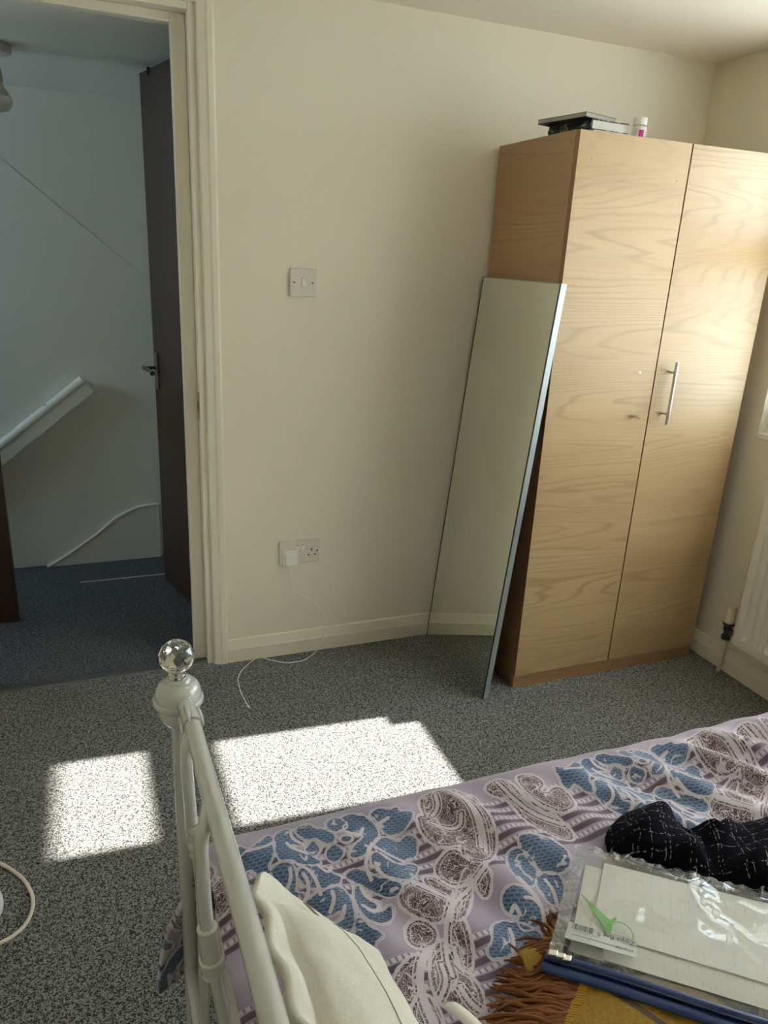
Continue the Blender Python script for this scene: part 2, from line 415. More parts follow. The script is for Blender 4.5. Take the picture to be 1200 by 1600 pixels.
# ------------------------------------------------------------------ doors on the landing
P0 = Vector((-.1415, .7982, 0)); du = Vector((.24337, -.96993, 0)); dn = Vector((-.96993, -.24337, 0))   # dn faces the room
MD = Matrix(((du.x, dn.x, 0, P0.x), (du.y, dn.y, 0, P0.y), (0, 0, 1, 0), (0, 0, 0, 1)))
d1 = bpy.data.objects.new('door_1', None); d1.location = (P0.x+du.x*.70, P0.y+du.y*.70, 0); link(d1); d1['kind'] = 'structure'
boxo('door_leaf', (0, .70, -.036, 0, .004, 2.036), M_darkwood, d1, M=MD, bevel=.0015)
bm = bmesh.new(); box(bm, .020, .056, 0, .008, .878, 1.028, M=MD)
lv = [MD @ Vector(p) for p in ((.038, .006, .965), (.038, .045, .965), (.036, .056, .966))]
M_antique = plain('dull_bronze', (.22, .22, .20), .30, .9)
pl = finish('handle_plate', bm, M_antique, d1, bevel=.003)
bm = bmesh.new(); tube(bm, lv, [.0075, .007, .0085], 12); tube(bm, [MD @ Vector(p) for p in ((.030, .052, .966), (.06, .055, .967), (.11, .054, .962), (.135, .054, .958))], [.009, .0085, .007, .010], 12)
finish('lever', bm, M_antique, pl, smooth=True)
bm = bmesh.new(); box(bm, .094, .104, -.040, .004, 2.036, 2.0405, M=MD); box(bm, .095, .1035, .0003, .004, 2.018, 2.0405, M=MD); box(bm, .095, .1035, -.0405, -.0363, 2.0, 2.0405, M=MD)
tag(finish('over_door_hook', bm, M_black), 'small black hook hung over the top of the dark brown door', 'hook')
# second leaf, only its leading edge in view at the left
d2 = boxo('door_2', (-1.45, -.7256, .530, .566, .004, 2.0), M_darkwood, kind='structure', bevel=.0015)

# ------------------------------------------------------------------ landing handrail
hr = thing('handrail', 'white wooden handrail fixed slanting to the landing wall', 'handrail', (-.42, LB-.04, .87))
a = Vector((-.421, LB-.045, .8695)); dirr = Vector((-.7723+.4329, 0, .6129-.8828)).normalized(); b = a + dirr*1.3
upv = Vector((dirr.z, 0, -dirr.x)); upv = upv if upv.z > 0 else -upv
bm = bmesh.new(); prof = []
for k in range(20):
    t = 2*math.pi*k/20; prof.append((.021*math.cos(t), .023*math.sin(t) if math.sin(t) > 0 else .020*math.sin(t)))
R0 = [bm.verts.new(a + Vector((0, 1, 0))*p + upv*q) for p, q in prof]; R1 = [bm.verts.new(b + Vector((0, 1, 0))*p + upv*q) for p, q in prof]
for k in range(20): bm.faces.new((R0[k], R0[(k+1) % 20], R1[(k+1) % 20], R1[k]))
bm.faces.new(R0); bm.faces.new(R1[::-1]); bmesh.ops.recalc_face_normals(bm, faces=bm.faces[:])
finish('rail', bm, M_hall, hr, smooth=True)
bm = bmesh.new()
c0 = a + dirr*.0 - upv*.028; c1 = b - upv*.028
vs = []
for c in (c0, c1):
    for y, o in ((-.017, .022), (.045, .022), (.045, -.034), (-.017, -.034)): vs.append(bm.verts.new(Vector((c.x, LB-.045+y, c.z)) + upv*o))
for q in ((0, 1, 2, 3), (7, 6, 5, 4), (0, 4, 5, 1), (1, 5, 6, 2), (2, 6, 7, 3), (3, 7, 4, 0)): bm.faces.new([vs[i] for i in q])
bmesh.ops.recalc_face_normals(bm, faces=bm.faces[:]); finish('wall_batten', bm, M_hall, hr)
bm = bmesh.new(); sp = a + dirr*.19 + upv*.021 + Vector((0, -.012, 0)); lathe(bm, [(0, -.001), (.004, 0), (.004, .0015), (0, .002)], sp, 10, axis=upv); finish('screw', bm, M_dark, hr)

# ------------------------------------------------------------------ pendant lamp on the landing
LXc, LYc = -.617, .72
lp = thing('pendant_lamp', 'bare white globe bulb hanging on a short flex from the landing ceiling', 'lamp', (LXc, LYc, LCZ))
M_lampgrey = plain('lampholder_plastic', (.52, .50, .45), .4)
bm = bmesh.new(); lathe(bm, [(0, LCZ), (.058, LCZ), (.058, LCZ-.028), (.054, LCZ-.034), (0, LCZ-.034)], (LXc, LYc, 0), 28); finish('ceiling_rose', bm, M_lampgrey, lp, smooth=True)
bm = bmesh.new(); tube(bm, [(LXc, LYc, LCZ-.03), (LXc, LYc, LCZ-.07)], .0035, 8); finish('flex', bm, M_dark, lp, smooth=True)
z0 = LCZ-.060
bm = bmesh.new(); lathe(bm, [(0, z0), (.008, z0), (.017, z0-.014), (.021, z0-.026), (.021, z0-.036), (.0225, z0-.037), (.0225, z0-.058), (0, z0-.059)], (LXc, LYc, 0), 24); finish('lampholder', bm, M_lampgrey, lp, smooth=True)
bm = bmesh.new(); lathe(bm, [(0, z0-.058), (.018, z0-.060), (.022, z0-.072), (.034, z0-.088), (.043, z0-.103), (.0455, z0-.108), (.0455, z0-.118), (.042, z0-.132), (.033, z0-.144), (.018, z0-.151), (0, z0-.153)], (LXc, LYc, 0), 28)
for f in bm.faces: f.material_index = 0 if f.calc_center_median().z > z0-.104 else 1
finish('bulb', bm, [M_lampgrey, plain('bulb_diffuser', (.72, .73, .72), .25)], lp, smooth=True)

# ------------------------------------------------------------------ radiator under the window
RX = XR-.075; RY0, RY1, RZ0, RZ1 = -.664, -1.80, .160, .785
rd = thing('radiator', 'cream ribbed panel radiator on the right wall under the window', 'radiator', (RX, RY0, RZ0))
bm = bmesh.new(); nf = 31; pitch = (abs(RY1-RY0)-.05)/nf; zs = [RZ0, RZ0+.030, RZ0+.034, RZ0+.050, RZ1-.050, RZ1-.034, RZ1-.030, RZ1]
cols = []
ys = [RY0]; dep = [0]
for k in range(nf):
    y = RY0-.025-k*pitch
    for t, d in ((0, 0), (.25, 0), (.38, .015), (.78, .015), (.92, 0)): ys.append(y-pitch*t); dep.append(d)
ys.append(RY1); dep.append(0)
for y, d in zip(ys, dep):
    cols.append([bm.verts.new((RX+(d if 2 < i < 5 or (i in (2, 5) and False) else 0)*1.0 , y, z)) for i, z in enumerate(zs)])
for a_, b_ in zip(cols, cols[1:]):
    for i in range(len(zs)-1): bm.faces.new((a_[i], a_[i+1], b_[i+1], b_[i]))
bmesh.ops.recalc_face_normals(bm, faces=bm.faces[:])
for f in bm.faces:
    pass
finish('front_panel', bm, M_rad, rd)
bm = bmesh.new(); box(bm, RX+.012, RX+.045, RY1+.004, RY0-.004, RZ0+.004, RZ1-.006); finish('water_panel', bm, M_rad, rd, bevel=.004)
bm = bmesh.new(); box(bm, RX, RX+.05, RY0-.0012, RY0+.0002, RZ0+.006, RZ1-.004); finish('end_panel', bm, M_rad, rd)
bm = bmesh.new(); tube(bm, [(RX+.006, RY0+.002, RZ0+.004), (RX+.006, RY0+.002, RZ1-.003)], .0045, 8); finish('rolled_edge', bm, M_rad, rd, smooth=True)
bm = bmesh.new(); tube(bm, [(RX+.004, RY0, RZ0+.001), (RX+.004, RY1, RZ0+.001)], .0042, 8); finish('rolled_edge', bm, M_rad, rd, smooth=True)
bm = bmesh.new(); box(bm, RX, RX+.05, RY1, RY0, RZ1-.004, RZ1); finish('top_grille', bm, M_rad, rd, bevel=.001)
VX, VY = 1.772, -.597
vt = NT('cream_valve_cap'); vt.set(Base_Color=(.78, .68, .47, 1), Roughness=.4)
bm = bmesh.new(); lathe(bm, [(0, 0.270), (.013, 0.270), (.0165, 0.266), (.017, 0.237), (.0185, 0.235), (.0185, 0.224), (.0195, 0.222), (.0195, 0.208), (.017, 0.206), (0, 0.206)], (VX, VY, 0), 24); vh = finish('valve_cap', bm, vt.m, rd, smooth=True)
bm = bmesh.new(); lathe(bm, [(0, 0.207), (.021, 0.207), (.021, 0.198), (.013, 0.196), (.012, 0.188), (.015, 0.186), (.015, 0.174), (.011, 0.170), (.0105, 0.154), (.0165, 0.152), (.0165, 0.138), (.010, 0.136), (0, 0.136)], (VX, VY, 0), 12)
tube(bm, [(VX, VY, 0.176), (VX-.003, RY0-.004, 0.176)], .010, 12); finish('valve_body', bm, plain('grey_brass', (.10, .105, .11), .35, .6), rd, smooth=True)
bm = bmesh.new(); tube(bm, [(VX, VY, 0.138), (VX, VY, .0)], .0078, 14); finish('pipe', bm, M_skirt, rd, smooth=True)

# ------------------------------------------------------------------ wardrobe
WX0, WX1, WD, WH = .936, 1.7424, .475, 1.8087
wd = thing('wardrobe', 'tall light wood two door wardrobe against the back wall', 'wardrobe', (WX0, -WD, 0))
YB = -.020; CF = -WD+.019          # back and carcass front
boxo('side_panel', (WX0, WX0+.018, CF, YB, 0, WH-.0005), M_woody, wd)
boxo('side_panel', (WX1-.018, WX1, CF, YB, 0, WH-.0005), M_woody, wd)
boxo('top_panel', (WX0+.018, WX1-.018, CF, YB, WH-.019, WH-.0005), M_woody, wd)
boxo('back_panel', (WX0+.018, WX1-.018, YB, YB+.004, .03, WH-.002), M_edge, wd)
boxo('bottom_panel', (WX0+.018, WX1-.018, CF, YB, .05, .068), M_woody, wd)
M_plinth = wood('brown_plinth', 'x', (.40, .235, .12), (.33, .185, .09), (.18, .09, .04), .6, .45)
boxo('plinth', (WX0+.001, WX1-.001, -WD+.004, -WD+.020, 0, .048), M_plinth, wd)
DXM = 1.340
def wdoor(x0, x1):
    bm = bmesh.new(); box(bm, x0, x1, -WD, CF-.001, .0495, WH-.002)
    for f in bm.faces:
        f.material_index = 0 if f.normal.y < -.5 or f.calc_center_median().y < -WD+1e-4 else 1
    return finish('door', bm, [M_woodx, M_edge], wd, bevel=.0008)
dl = wdoor(WX0+.0005, DXM-.0022); dr = wdoor(DXM+.0022, WX1-.0005)
hx, hz0, hz1 = 1.3965, .954, 1.162
bm = bmesh.new(); tube(bm, [(hx, -WD-.030, hz0), (hx, -WD-.030, hz1)], .0058, 14)
for z in (.989, 1.127): tube(bm, [(hx, -WD+.001, z), (hx, -WD-.028, z)], .0042, 10)
finish('handle', bm, M_steel, dr, smooth=True)
bm = bmesh.new(); tube(bm, [(1.279, -WD+.001, .9814), (1.279, -WD-.018, .9814)], [.0045, .0045], 10); lathe(bm, [(0, .0), (.0085, .001), (.0085, .012), (.006, .0155), (0, .016)], (1.279, -WD-.014, .9814), 4, axis=Vector((0, -1, 0)))
finish('knob', bm, M_chrome, dl, smooth=True)
bm = bmesh.new(); lathe(bm, [(0, -.001), (.0045, 0), (.0045, .0012), (.0025, .0012), (.0015, 0)], (1.2768, -WD, 1.1254), 14, axis=Vector((0, -1, 0)))
finish('screw_cap', bm, M_steel, dl, smooth=True)
for (x, z) in ((.985, 1.735), (1.30, 1.700)):
    bm = bmesh.new(); lathe(bm, [(0, .0009), (.0022, .0009), (.0022, 0)], (x, -WD, z), 10, axis=Vector((0, -1, 0))); finish('screw', bm, M_edge, dl)
for (y, z) in ((-.44, 1.775), (-.44, 1.62), (-.42, 1.44), (-.43, .09), (-.41, .16)):
    bm = bmesh.new(); lathe(bm, [(0, .0009), (.0024, .0009), (.0024, 0)], (WX0, y, z), 10, axis=Vector((-1, 0, 0))); finish('screw', bm, M_edge, wd)

# ------------------------------------------------------------------ mirror leaning on the wardrobe
mb = Vector((.7965, 0, .001)); mt = Vector((.9125, 0, 1.3925)); mu = (mt-mb).normalized(); L = (mt-mb).length
mn = Vector((-mu.z, 0, mu.x))                    # faces left and up
MM = Matrix(((0, mn.x, mu.x, mb.x), (-1, 0, 0, -.026), (0, mn.z, mu.z, mb.z), (0, 0, 0, 1)))   # local x: towards the camera, y: out of the glass, z: up
mr = thing('mirror', 'tall mirror with a thin metal edge leaning against the wardrobe side', 'mirror', (mb.x, -.26, 0))
W_ = .478; T_ = .022
boxo('back_board', (.004, W_-.004, -T_+.002, -.006, .004, L-.004), plain('mirror_backing', (.05, .05, .05), .7), mr, M=MM)
boxo('glass', (.003, W_-.0045, -.006, -.0008, .003, L-.003), M_mirror, mr, M=MM)
for nm, b in (('edge_strip', (0, .003, -T_, -.0035, 0, L)), ('edge_strip', (W_-.0016, W_, -T_, -.0030, 0, L)), ('edge_strip', (.003, W_-.0016, -T_, 0, L-.003, L)), ('edge_strip', (.003, W_-.0016, -T_, -.0065, 0, .0028))):
    boxo(nm, b, M_alu, mr, M=MM)
boxo('edge_seal', (W_-.0045, W_-.0004, -.0058, 0, .0, L), M_black, mr, M=MM)
boxo('edge_seal', (.0004, .0032, -.0034, .0002, .0, L), M_black, mr, M=MM)

# ------------------------------------------------------------------ light switch and socket
def plate(bm, cx, cz, w, h, t, mi=0, r=.004):
    fs = box(bm, cx-w/2, cx+w/2, -t, 0, cz-h/2, cz+h/2, mi)
M_plate = plain('aged_white_plastic', (.70, .66, .58), .35)
sw = thing('light_switch', 'square white single rocker light switch on the back wall', 'switch', (.2697, 0, 1.350))
bm = bmesh.new(); plate(bm, .2697, 1.350, .088, .088, .0105); finish('switch_plate', bm, M_plate, sw, bevel=.003)
bm = bmesh.new(); prism(bm, [(-.0100, 1.337), (-.0100, 1.363), (-.0112, 1.363), (-.0150, 1.337)], .2707-.006, .2707+.006, 'yz'); finish('rocker', bm, M_white, sw, bevel=.0008)
bm = bmesh.new(); box(bm, .2707-.0069, .2707+.0069, -.01062, -.0103, 1.336, 1.364); finish('rocker_gap', bm, plain('rocker_gap', (.25, .23, .19), .6), sw)
for x in (.2697-.030, .2697+.030):
    bm = bmesh.new(); lathe(bm, [(0, .0006), (.0022, .0006), (.0026, 0), (0, -.001)], (x, -.0105, 1.350), 12, axis=Vector((0, -1, 0))); finish('screw', bm, M_dark, sw)

sk = thing('wall_socket', 'white double wall socket near the skirting board of the back wall', 'socket', (.268, 0, .4125))
SX, SZ = .268, .4125
bm = bmesh.new(); plate(bm, SX, SZ, .148, .088, .0105); finish('socket_plate', bm, M_plate, sk, bevel=.003)
for x in (SX-.008, SX+.012):
    bm = bmesh.new(); prism(bm, [(-.0100, SZ+.008), (-.0100, SZ+.028), (-.0116, SZ+.028), (-.0140, SZ+.008)], x-.0055, x+.0055, 'yz')
    r = finish('rocker', bm, M_whitebright, sk, bevel=.0006)
    bm = bmesh.new(); box(bm, x-.0048, x+.0048, -.0119, -.0112, SZ+.0245, SZ+.0275); finish('on_mark', bm, plain('red_mark', (.16, .04, .025), .5), r)
for nm, b in (('earth_slot', (SX+.0425, SX+.0475, SZ+.002, SZ+.011)), ('pin_slot', (SX+.030, SX+.0375, SZ-.016, SZ-.0115)), ('pin_slot', (SX+.0535, SX+.061, SZ-.016, SZ-.0115)), ('screw_hole', (SX+.0638, SX+.069, SZ-.003, SZ+.0022))):
    boxo(nm, (b[0], b[1], -.01075, -.0095, b[2], b[3]), M_dark, sk)

# phone charger in the left outlet and its cable trailing over the carpet
ch = thing('phone_charger', 'white plug charger pushed into the left outlet of the wall socket', 'charger', (.236, -.0105, .395))
bm = bmesh.new(); box(bm, .2125, .2575, -.034, -.0106, .369, .416); finish('body', bm, M_whitebright, ch, bevel=.008)
bm = bmesh.new(); box(bm, .206, .262, -.016, -.0106, .366, .421); finish('plug_base', bm, M_whitebright, ch, bevel=.003)
cb = thing('charging_cable', 'thin white charging cable hanging from the wall socket onto the carpet', 'cable', (.236, -.027, .36))
cpts = [(0.2249,-0.0300,0.3685),(0.2335,-0.0260,0.3153),(0.2397,-0.0220,0.2717),(0.2715,-0.0220,0.2470),(0.3080,-0.0240,0.2224),(0.3371,-0.0280,0.1940),(0.3560,-0.0340,0.1651),(0.3641,-0.0400,0.1159),(0.3568,-0.0460,0.0794),(0.3407,-0.0520,0.0415),(0.3175,-0.0436,0.0022),(0.2749,-0.0753,0.0022),(0.2394,-0.0793,0.0022),(0.2037,-0.0759,0.0022),(0.1561,-0.0426,0.0022),(0.1101,-0.0220,0.0091),(0.0568,-0.0610,0.0022),(0.0283,-0.1002,0.0022),(0.0122,-0.1486,0.0022),(0.0082,-0.2278,0.0022),(0.0126,-0.2937,0.0022),(0.0150,-0.3140,0.0022)]
bm = bmesh.new(); tube(bm, catmull(cpts, 6), .0017, 8); finish('cord', bm, M_whitebright, cb, smooth=True)
bm = bmesh.new(); tube(bm, [Vector(cpts[0]) + Vector((0, 0, .004)), Vector(cpts[0]) - Vector((0, 0, .010))], [.0042, .0030], 10); finish('connector', bm, M_whitebright, cb, smooth=True)
e = Vector(cpts[-1]); ed = (e - Vector(cpts[-2])).normalized()
bm = bmesh.new(); tube(bm, [e - ed*.004, e + ed*.012], .0042, 10); c2 = finish('connector', bm, M_whitebright, cb, smooth=True)
bm = bmesh.new(); tube(bm, [e + ed*.012, e + ed*.019], .0024, 8); finish('metal_tip', bm, M_steel, c2, smooth=True)

# ------------------------------------------------------------------ white round base and cable at the left
rb = thing('round_base', 'white round object base on the carpet at the left edge', 'lamp base', (-.752, -.935, 0))
bm = bmesh.new(); lathe(bm, [(0, .001), (.080, .001), (.083, .006), (.083, .016), (.079, .023), (.060, .029), (.022, .034), (.018, .040), (0, .040)], (-.752, -.935, 0), 48); finish('disc', bm, M_whitebright, rb, smooth=True)
bm = bmesh.new(); tube(bm, [(-.752, -.935, .038), (-.752, -.935, .16)], .011, 16); finish('stem', bm, M_whitebright, rb, smooth=True)
bm = bmesh.new(); tube(bm, catmull([(-.90, -.80, .005), (-.78, -.765, .005), (-.703, -.785, .005), (-.643, -.850, .005), (-.616, -.905, .005), (-.608, -.950, .005), (-.616, -.993, .005), (-.639, -1.023, .005), (-.672, -1.038, .005), (-.74, -1.055, .005), (-.90, -1.03, .005)], 8), .0042, 10)
tag(finish('power_cable', bm, plain('cream_cable', (.80, .72, .62), .4), smooth=True), 'thick white cable curving around the round base at the left', 'cable')

# ------------------------------------------------------------------ things on top of the wardrobe
M_cover = plain('dark_green_cover', (.022, .034, .032), .35); M_page = plain('paper_edges', (.70, .68, .62), .8)
def book(name, label, K, ang, ln, wid, th, z, cover, tilt=(0, 0)):
    t = thing(name, label, 'book', (K[0], K[1], z))
    M = Matrix.Translation((K[0], K[1], z)) @ Matrix.Rotation(ang, 4, 'Z') @ Matrix.Rotation(tilt[0], 4, 'X') @ Matrix.Rotation(tilt[1], 4, 'Y')
    boxo('page_block', (.006, ln-.005, .005, wid-.005, .003, th-.003), M_page, t, M=M)
    boxo('cover', (0, ln, 0, wid, 0, .003), cover, t, M=M, bevel=.0008); boxo('cover', (0, ln, 0, wid, th-.003, th), cover, t, M=M, bevel=.0008)
    bm = bmesh.new(); prism(bm, [(0.004, 0), (0, .002), (-.004, th*.5), (0, th-.002), (.004, th)], 0, wid, 'xz')
    bm.transform(M); finish('spine', bm, cover, t)
    return t, M
boxo_sheet = thing('paper_sheet', 'white booklet lying under the dark hardback on the wardrobe', 'paper', (1.02, -.40, WH))
Mp = Matrix.Translation((1.006, -.438, WH)) @ Matrix.Rotation(math.radians(4), 4, 'Z')
boxo('pages', (0, .130, 0, .12, 0, .008), M_page, boxo_sheet, M=Mp)
kc = NT('cover_print'); v = kc.coord(scale=(1, 1, 1)); f = kc.noise(v, 26, 2, .5, 1.2)
kc.set(Base_Color=kc.ramp(f, [(0, (.015, .028, .028)), (.56, (.022, .036, .034)), (.60, (.55, .30, .14)), (.64, (.40, .36, .28)), (.66, (.02, .03, .03)), (.74, (.02, .10, .09)), (1, (.02, .03, .03))]), Roughness=.3)
BA = math.radians(3)
bk, BM = book('hardback_book', 'thick dark green hardback book on top of the wardrobe', (1.000, -.432), BA, .138, .205, .028, WH+.0085, kc.m)
nb = thing('notebook', 'thin notebook lying askew on the dark hardback book', 'notebook', (.978, -.435, WH+.0378))
NM = Matrix.Translation((.975, -.437, WH+.0378)) @ Matrix.Rotation(math.radians(10), 4, 'Z') @ Matrix.Rotation(math.radians(1.5), 4, 'Y')
boxo('page_block', (0, .118, 0, .20, .0015, .0110), plain('grey_page_edges', (.36, .33, .28), .8), nb, M=NM)
boxo('cover', (-.001, .120, -.001, .201, 0, .0015), M_black, nb, M=NM); boxo('cover', (-.001, .120, -.001, .201, .0110, .0128), plain('slate_cover', (.05, .055, .055), .5), nb, M=NM)
bt = thing('pill_bottle', 'small white pill bottle with a magenta label on the wardrobe', 'bottle', (1.272, -.30, WH))
bm = bmesh.new(); lathe(bm, [(0, 0), (.0215, 0), (.023, .002), (.023, .050), (.021, .056), (.017, .059), (0, .059)], (1.272, -.30, WH), 32); finish('bottle_body', bm, M_white, bt, smooth=True)
bm = bmesh.new(); lathe(bm, [(.0195, .060), (.0205, .061), (.0205, .080), (.019, .082), (0, .082)], (1.272, -.30, WH), 32); cp = finish('cap', bm, M_whitebright, bt, smooth=True)
def label_patch(bm, a0, a1, z0, z1, r, mi):
    n = 10; A = [a0+(a1-a0)*i/n for i in range(n+1)]
    lo = [bm.verts.new((1.272+r*math.cos(a), -.30+r*math.sin(a), WH+z0)) for a in A]; hi = [bm.verts.new((1.272+r*math.cos(a), -.30+r*math.sin(a), WH+z1)) for a in A]
    for i in range(n):
        f = bm.faces.new((lo[i], lo[i+1], hi[i+1], hi[i])); f.material_index = mi
bm = bmesh.new(); rd_ = math.radians
label_patch(bm, rd_(210), rd_(330), .010, .047, .02315, 0); label_patch(bm, rd_(232), rd_(272), .018, .046, .0233, 1)
for i in range(4): label_patch(bm, rd_(280), rd_(300), .020+i*.006, .0225+i*.006, .0233, 2)
finish('label', bm, [plain('white_label', (.82, .79, .76), .5), plain('magenta_print', (.50, .02, .24), .5), plain('violet_print', (.35, .25, .40), .5)], bt, smooth=True)

# ------------------------------------------------------------------ bed frame
PX, PY, PY2 = -.3085, -1.42, -2.66
bd = thing('bed_frame', 'white metal bed frame with crystal ball finial', 'bed frame', (PX, PY, 0))
kcz = NT('cut_crystal'); kcz.set(Base_Color=(.98, .98, .98, 1), Roughness=.0, IOR=1.6); kcz.b.inputs['Transmission Weight'].default_value = 1.0
def post(x, y, top):
    dz = top-.856
    bm = bmesh.new()
    lathe(bm, [(0, .8245+dz), (.0150, .8240+dz), (.019, .8205+dz), (.0195, .8185+dz), (.0275, .8145+dz), (.0320, .808+dz), (.0348, .799+dz), (.0352, .7915+dz), (.0345, .7895+dz), (.0378, .7875+dz), (.0384, .7845+dz), (.0376, .7815+dz), (.0335, .777+dz), (.0285, .775+dz), (.0295, .768+dz), (.0285, .757+dz), (.021, .746+dz), (.0128, .742+dz), (.0125, .70+dz), (.0125, .012), (.017, .010), (.017, 0), (0, 0)], (x, y, 0), 36)
    p = finish('post', bm, M_bedwhite, bd, smooth=True)
    bm = bmesh.new(); lathe(bm, [(0, .822+dz), (.0130, .822+dz), (.0130, .830+dz), (.0115, .831+dz), (.0115, .834+dz), (.0125, .835+dz), (.0125, .838+dz), (.011, .839+dz), (.0105, .845+dz), (0, .845+dz)], (x, y, 0), 28); finish('finial_neck', bm, M_chrome, p, smooth=True)
    bm = bmesh.new(); R = .0268; prof = [(0, -R*.93)] + [(R*math.cos(a), R*math.sin(a)) for a in [math.radians(t) for t in (-62, -38, -13, 13, 38, 62)]] + [(0, R*.93)]
    rings = []
    for i, (r, z) in enumerate(prof):
        if r < 1e-6: rings.append([bm.verts.new((x, y, .8595+dz+z))])
        else:
            n = 10; o = (i % 2)*.5
            rings.append([bm.verts.new((x+r*math.cos(2*math.pi*(k+o)/n), y+r*math.sin(2*math.pi*(k+o)/n), .8595+dz+z)) for k in range(n)])
    bmesh.ops.convex_hull(bm, input=bm.verts[:]); bmesh.ops.recalc_face_normals(bm, faces=bm.faces[:])
    finish('crystal_ball', bm, kcz.m, p)
post(PX, PY, .856); post(PX, PY2, .856)
RAIL = [(-.3045, -1.436, .778), (-.3015, -1.450, .793), (-.3005, -1.49, .801), (-.300, -1.55, .8085), (-.300, -1.6258, .8125), (-.300, -1.7141, .8215), (-.300, -1.7885, .831), (-.300, -1.8726, .841), (-.300, -1.95, .849), (-.300, -2.04, .853)]
RAIL += [(x, -4.08-y, z) for x, y, z in RAIL[-2::-1]]
bm = bmesh.new(); tube(bm, catmull(RAIL, 6), .0119, 20); rl = finish('top_rail', bm, M_bedwhite, bd, smooth=True)
def cast(y0, sgn):
    bm = bmesh.new()
    P_ = [Vector((-.3035, y0, .776)), Vector((-.3015, y0-sgn*.016, .792)), Vector((-.3008, y0-sgn*.040, .799)), Vector((-.3003, y0-sgn*.070, .8045)), Vector((-.3002, y0-sgn*.090, .807))]
    tube(bm, catmull(P_, 5), [.011, .0135, .0132, .0138, .0146], 20)
    for k, a in enumerate((0.4, 1.9, 3.4, 5.0)):
        c = P_[3] + Vector((math.cos(a)*.0135, 0, math.sin(a)*.0135)); tube(bm, catmull([c + Vector((0, sgn*.022, -.004)), c, c + Vector((math.cos(a)*.002, -sgn*.026, math.sin(a)*.002))], 4), [.0035, .0048, .0012], 8)
    return finish('rail_casting', bm, M_bedwhite, rl, smooth=True)
cast(-1.438, 1); cast(-2.642, -1)
SP = [
 [(-.3025, -1.552, .808), (-.3130, -1.560, .800), (-.3150, -1.566, .775), (-.3140, -1.57, .735), (-.3120, -1.57, .675), (-.3080, -1.57, .640), (-.3030, -1.57, .560), (-.3030, -1.57, .45), (-.305, -1.57, .34), (-.305, -1.57, .22)],
 [(-.3030, -1.700, .822), (-.3150, -1.738, .816), (-.3195, -1.742, .800), (-.3200, -1.744, .760), (-.3185, -1.744, .70), (-.3150, -1.744, .645), (-.3085, -1.744, .580), (-.3000, -1.744, .51), (-.296, -1.744, .40), (-.298, -1.744, .22)],
]
mirror_sp = [[(x, -4.08-y, z) for x, y, z in s] for s in SP]
def ball(bm, c, r, n=12):
    lathe(bm, [(r*math.sin(math.pi*i/n)*1.0, -r*math.cos(math.pi*i/n)) for i in range(n+1)], c, 16)
for j, s in enumerate(SP + mirror_sp):
    bm = bmesh.new(); tube(bm, catmull(s, 5), .0082 if j % 2 == 0 else .0084, 16); o = finish('spindle', bm, M_bedwhite, bd, smooth=True)
    bm = bmesh.new(); k = 5 if j % 2 == 0 else 5
    if j % 2 == 0:
        c = Vector(s[4])*.35 + Vector(s[5])*.65
        for dz in (.016, -.012): ball(bm, c + Vector((.002, 0, dz)), .0128)
        tube(bm, [c + Vector((0, 0, .03)), c + Vector((0, 0, -.03))], [.0088, .011, .0088], 14)
    else:
        c = Vector(s[5]); d = (Vector(s[6])-Vector(s[4])).normalized()
        tube(bm, [c-d*.030, c-d*.028, c+d*.020, c+d*.022, c+d*.030, c+d*.038, c+d*.046, c+d*.050], [.0100, .0125, .0130, .0155, .0165, .0140, .0155, .009], 18)
    finish('spindle_casting', bm, M_bedwhite, o, smooth=True)
bm = bmesh.new(); tube(bm, [(PX, PY, .235), (PX, PY2, .235)], .0125, 16); finish('lower_rail', bm, M_bedwhite, bd, smooth=True)
for y in (PY-.03, PY2+.03):
    bm = bmesh.new(); box(bm, PX+.012, 1.700, y-.012, y+.012, .20, .235); finish('side_rail', bm, M_bedwhite, bd, bevel=.002)
for y in (PY-.03, PY2+.03):
    bm = bmesh.new(); tube(bm, [(1.700, y, 0), (1.700, y, .50)], .0125, 14); finish('foot_post', bm, M_bedwhite, bd, smooth=True)
bm = bmesh.new(); tube(bm, [(1.700, PY-.03, .45), (1.700, PY2+.03, .45)], .0125, 14); finish('foot_rail', bm, M_bedwhite, bd, smooth=True)
for i in range(12):
    x = -.22 + i*.172
    boxo('slat', (x-.03, x+.03, PY2+.032, PY-.032, .2355, .247), plain('slat_wood', (.55, .42, .27), .6) if i == 0 else bpy.data.materials['slat_wood'], bd)
ms_ = boxo('mattress', (-.275, 1.682, -2.635, -1.478, .2475, .500), plain('mattress_cloth', (.62, .60, .58), .9), bevel=.03)
tag(ms_, 'pale mattress under the patterned duvet on the metal bed', 'mattress')

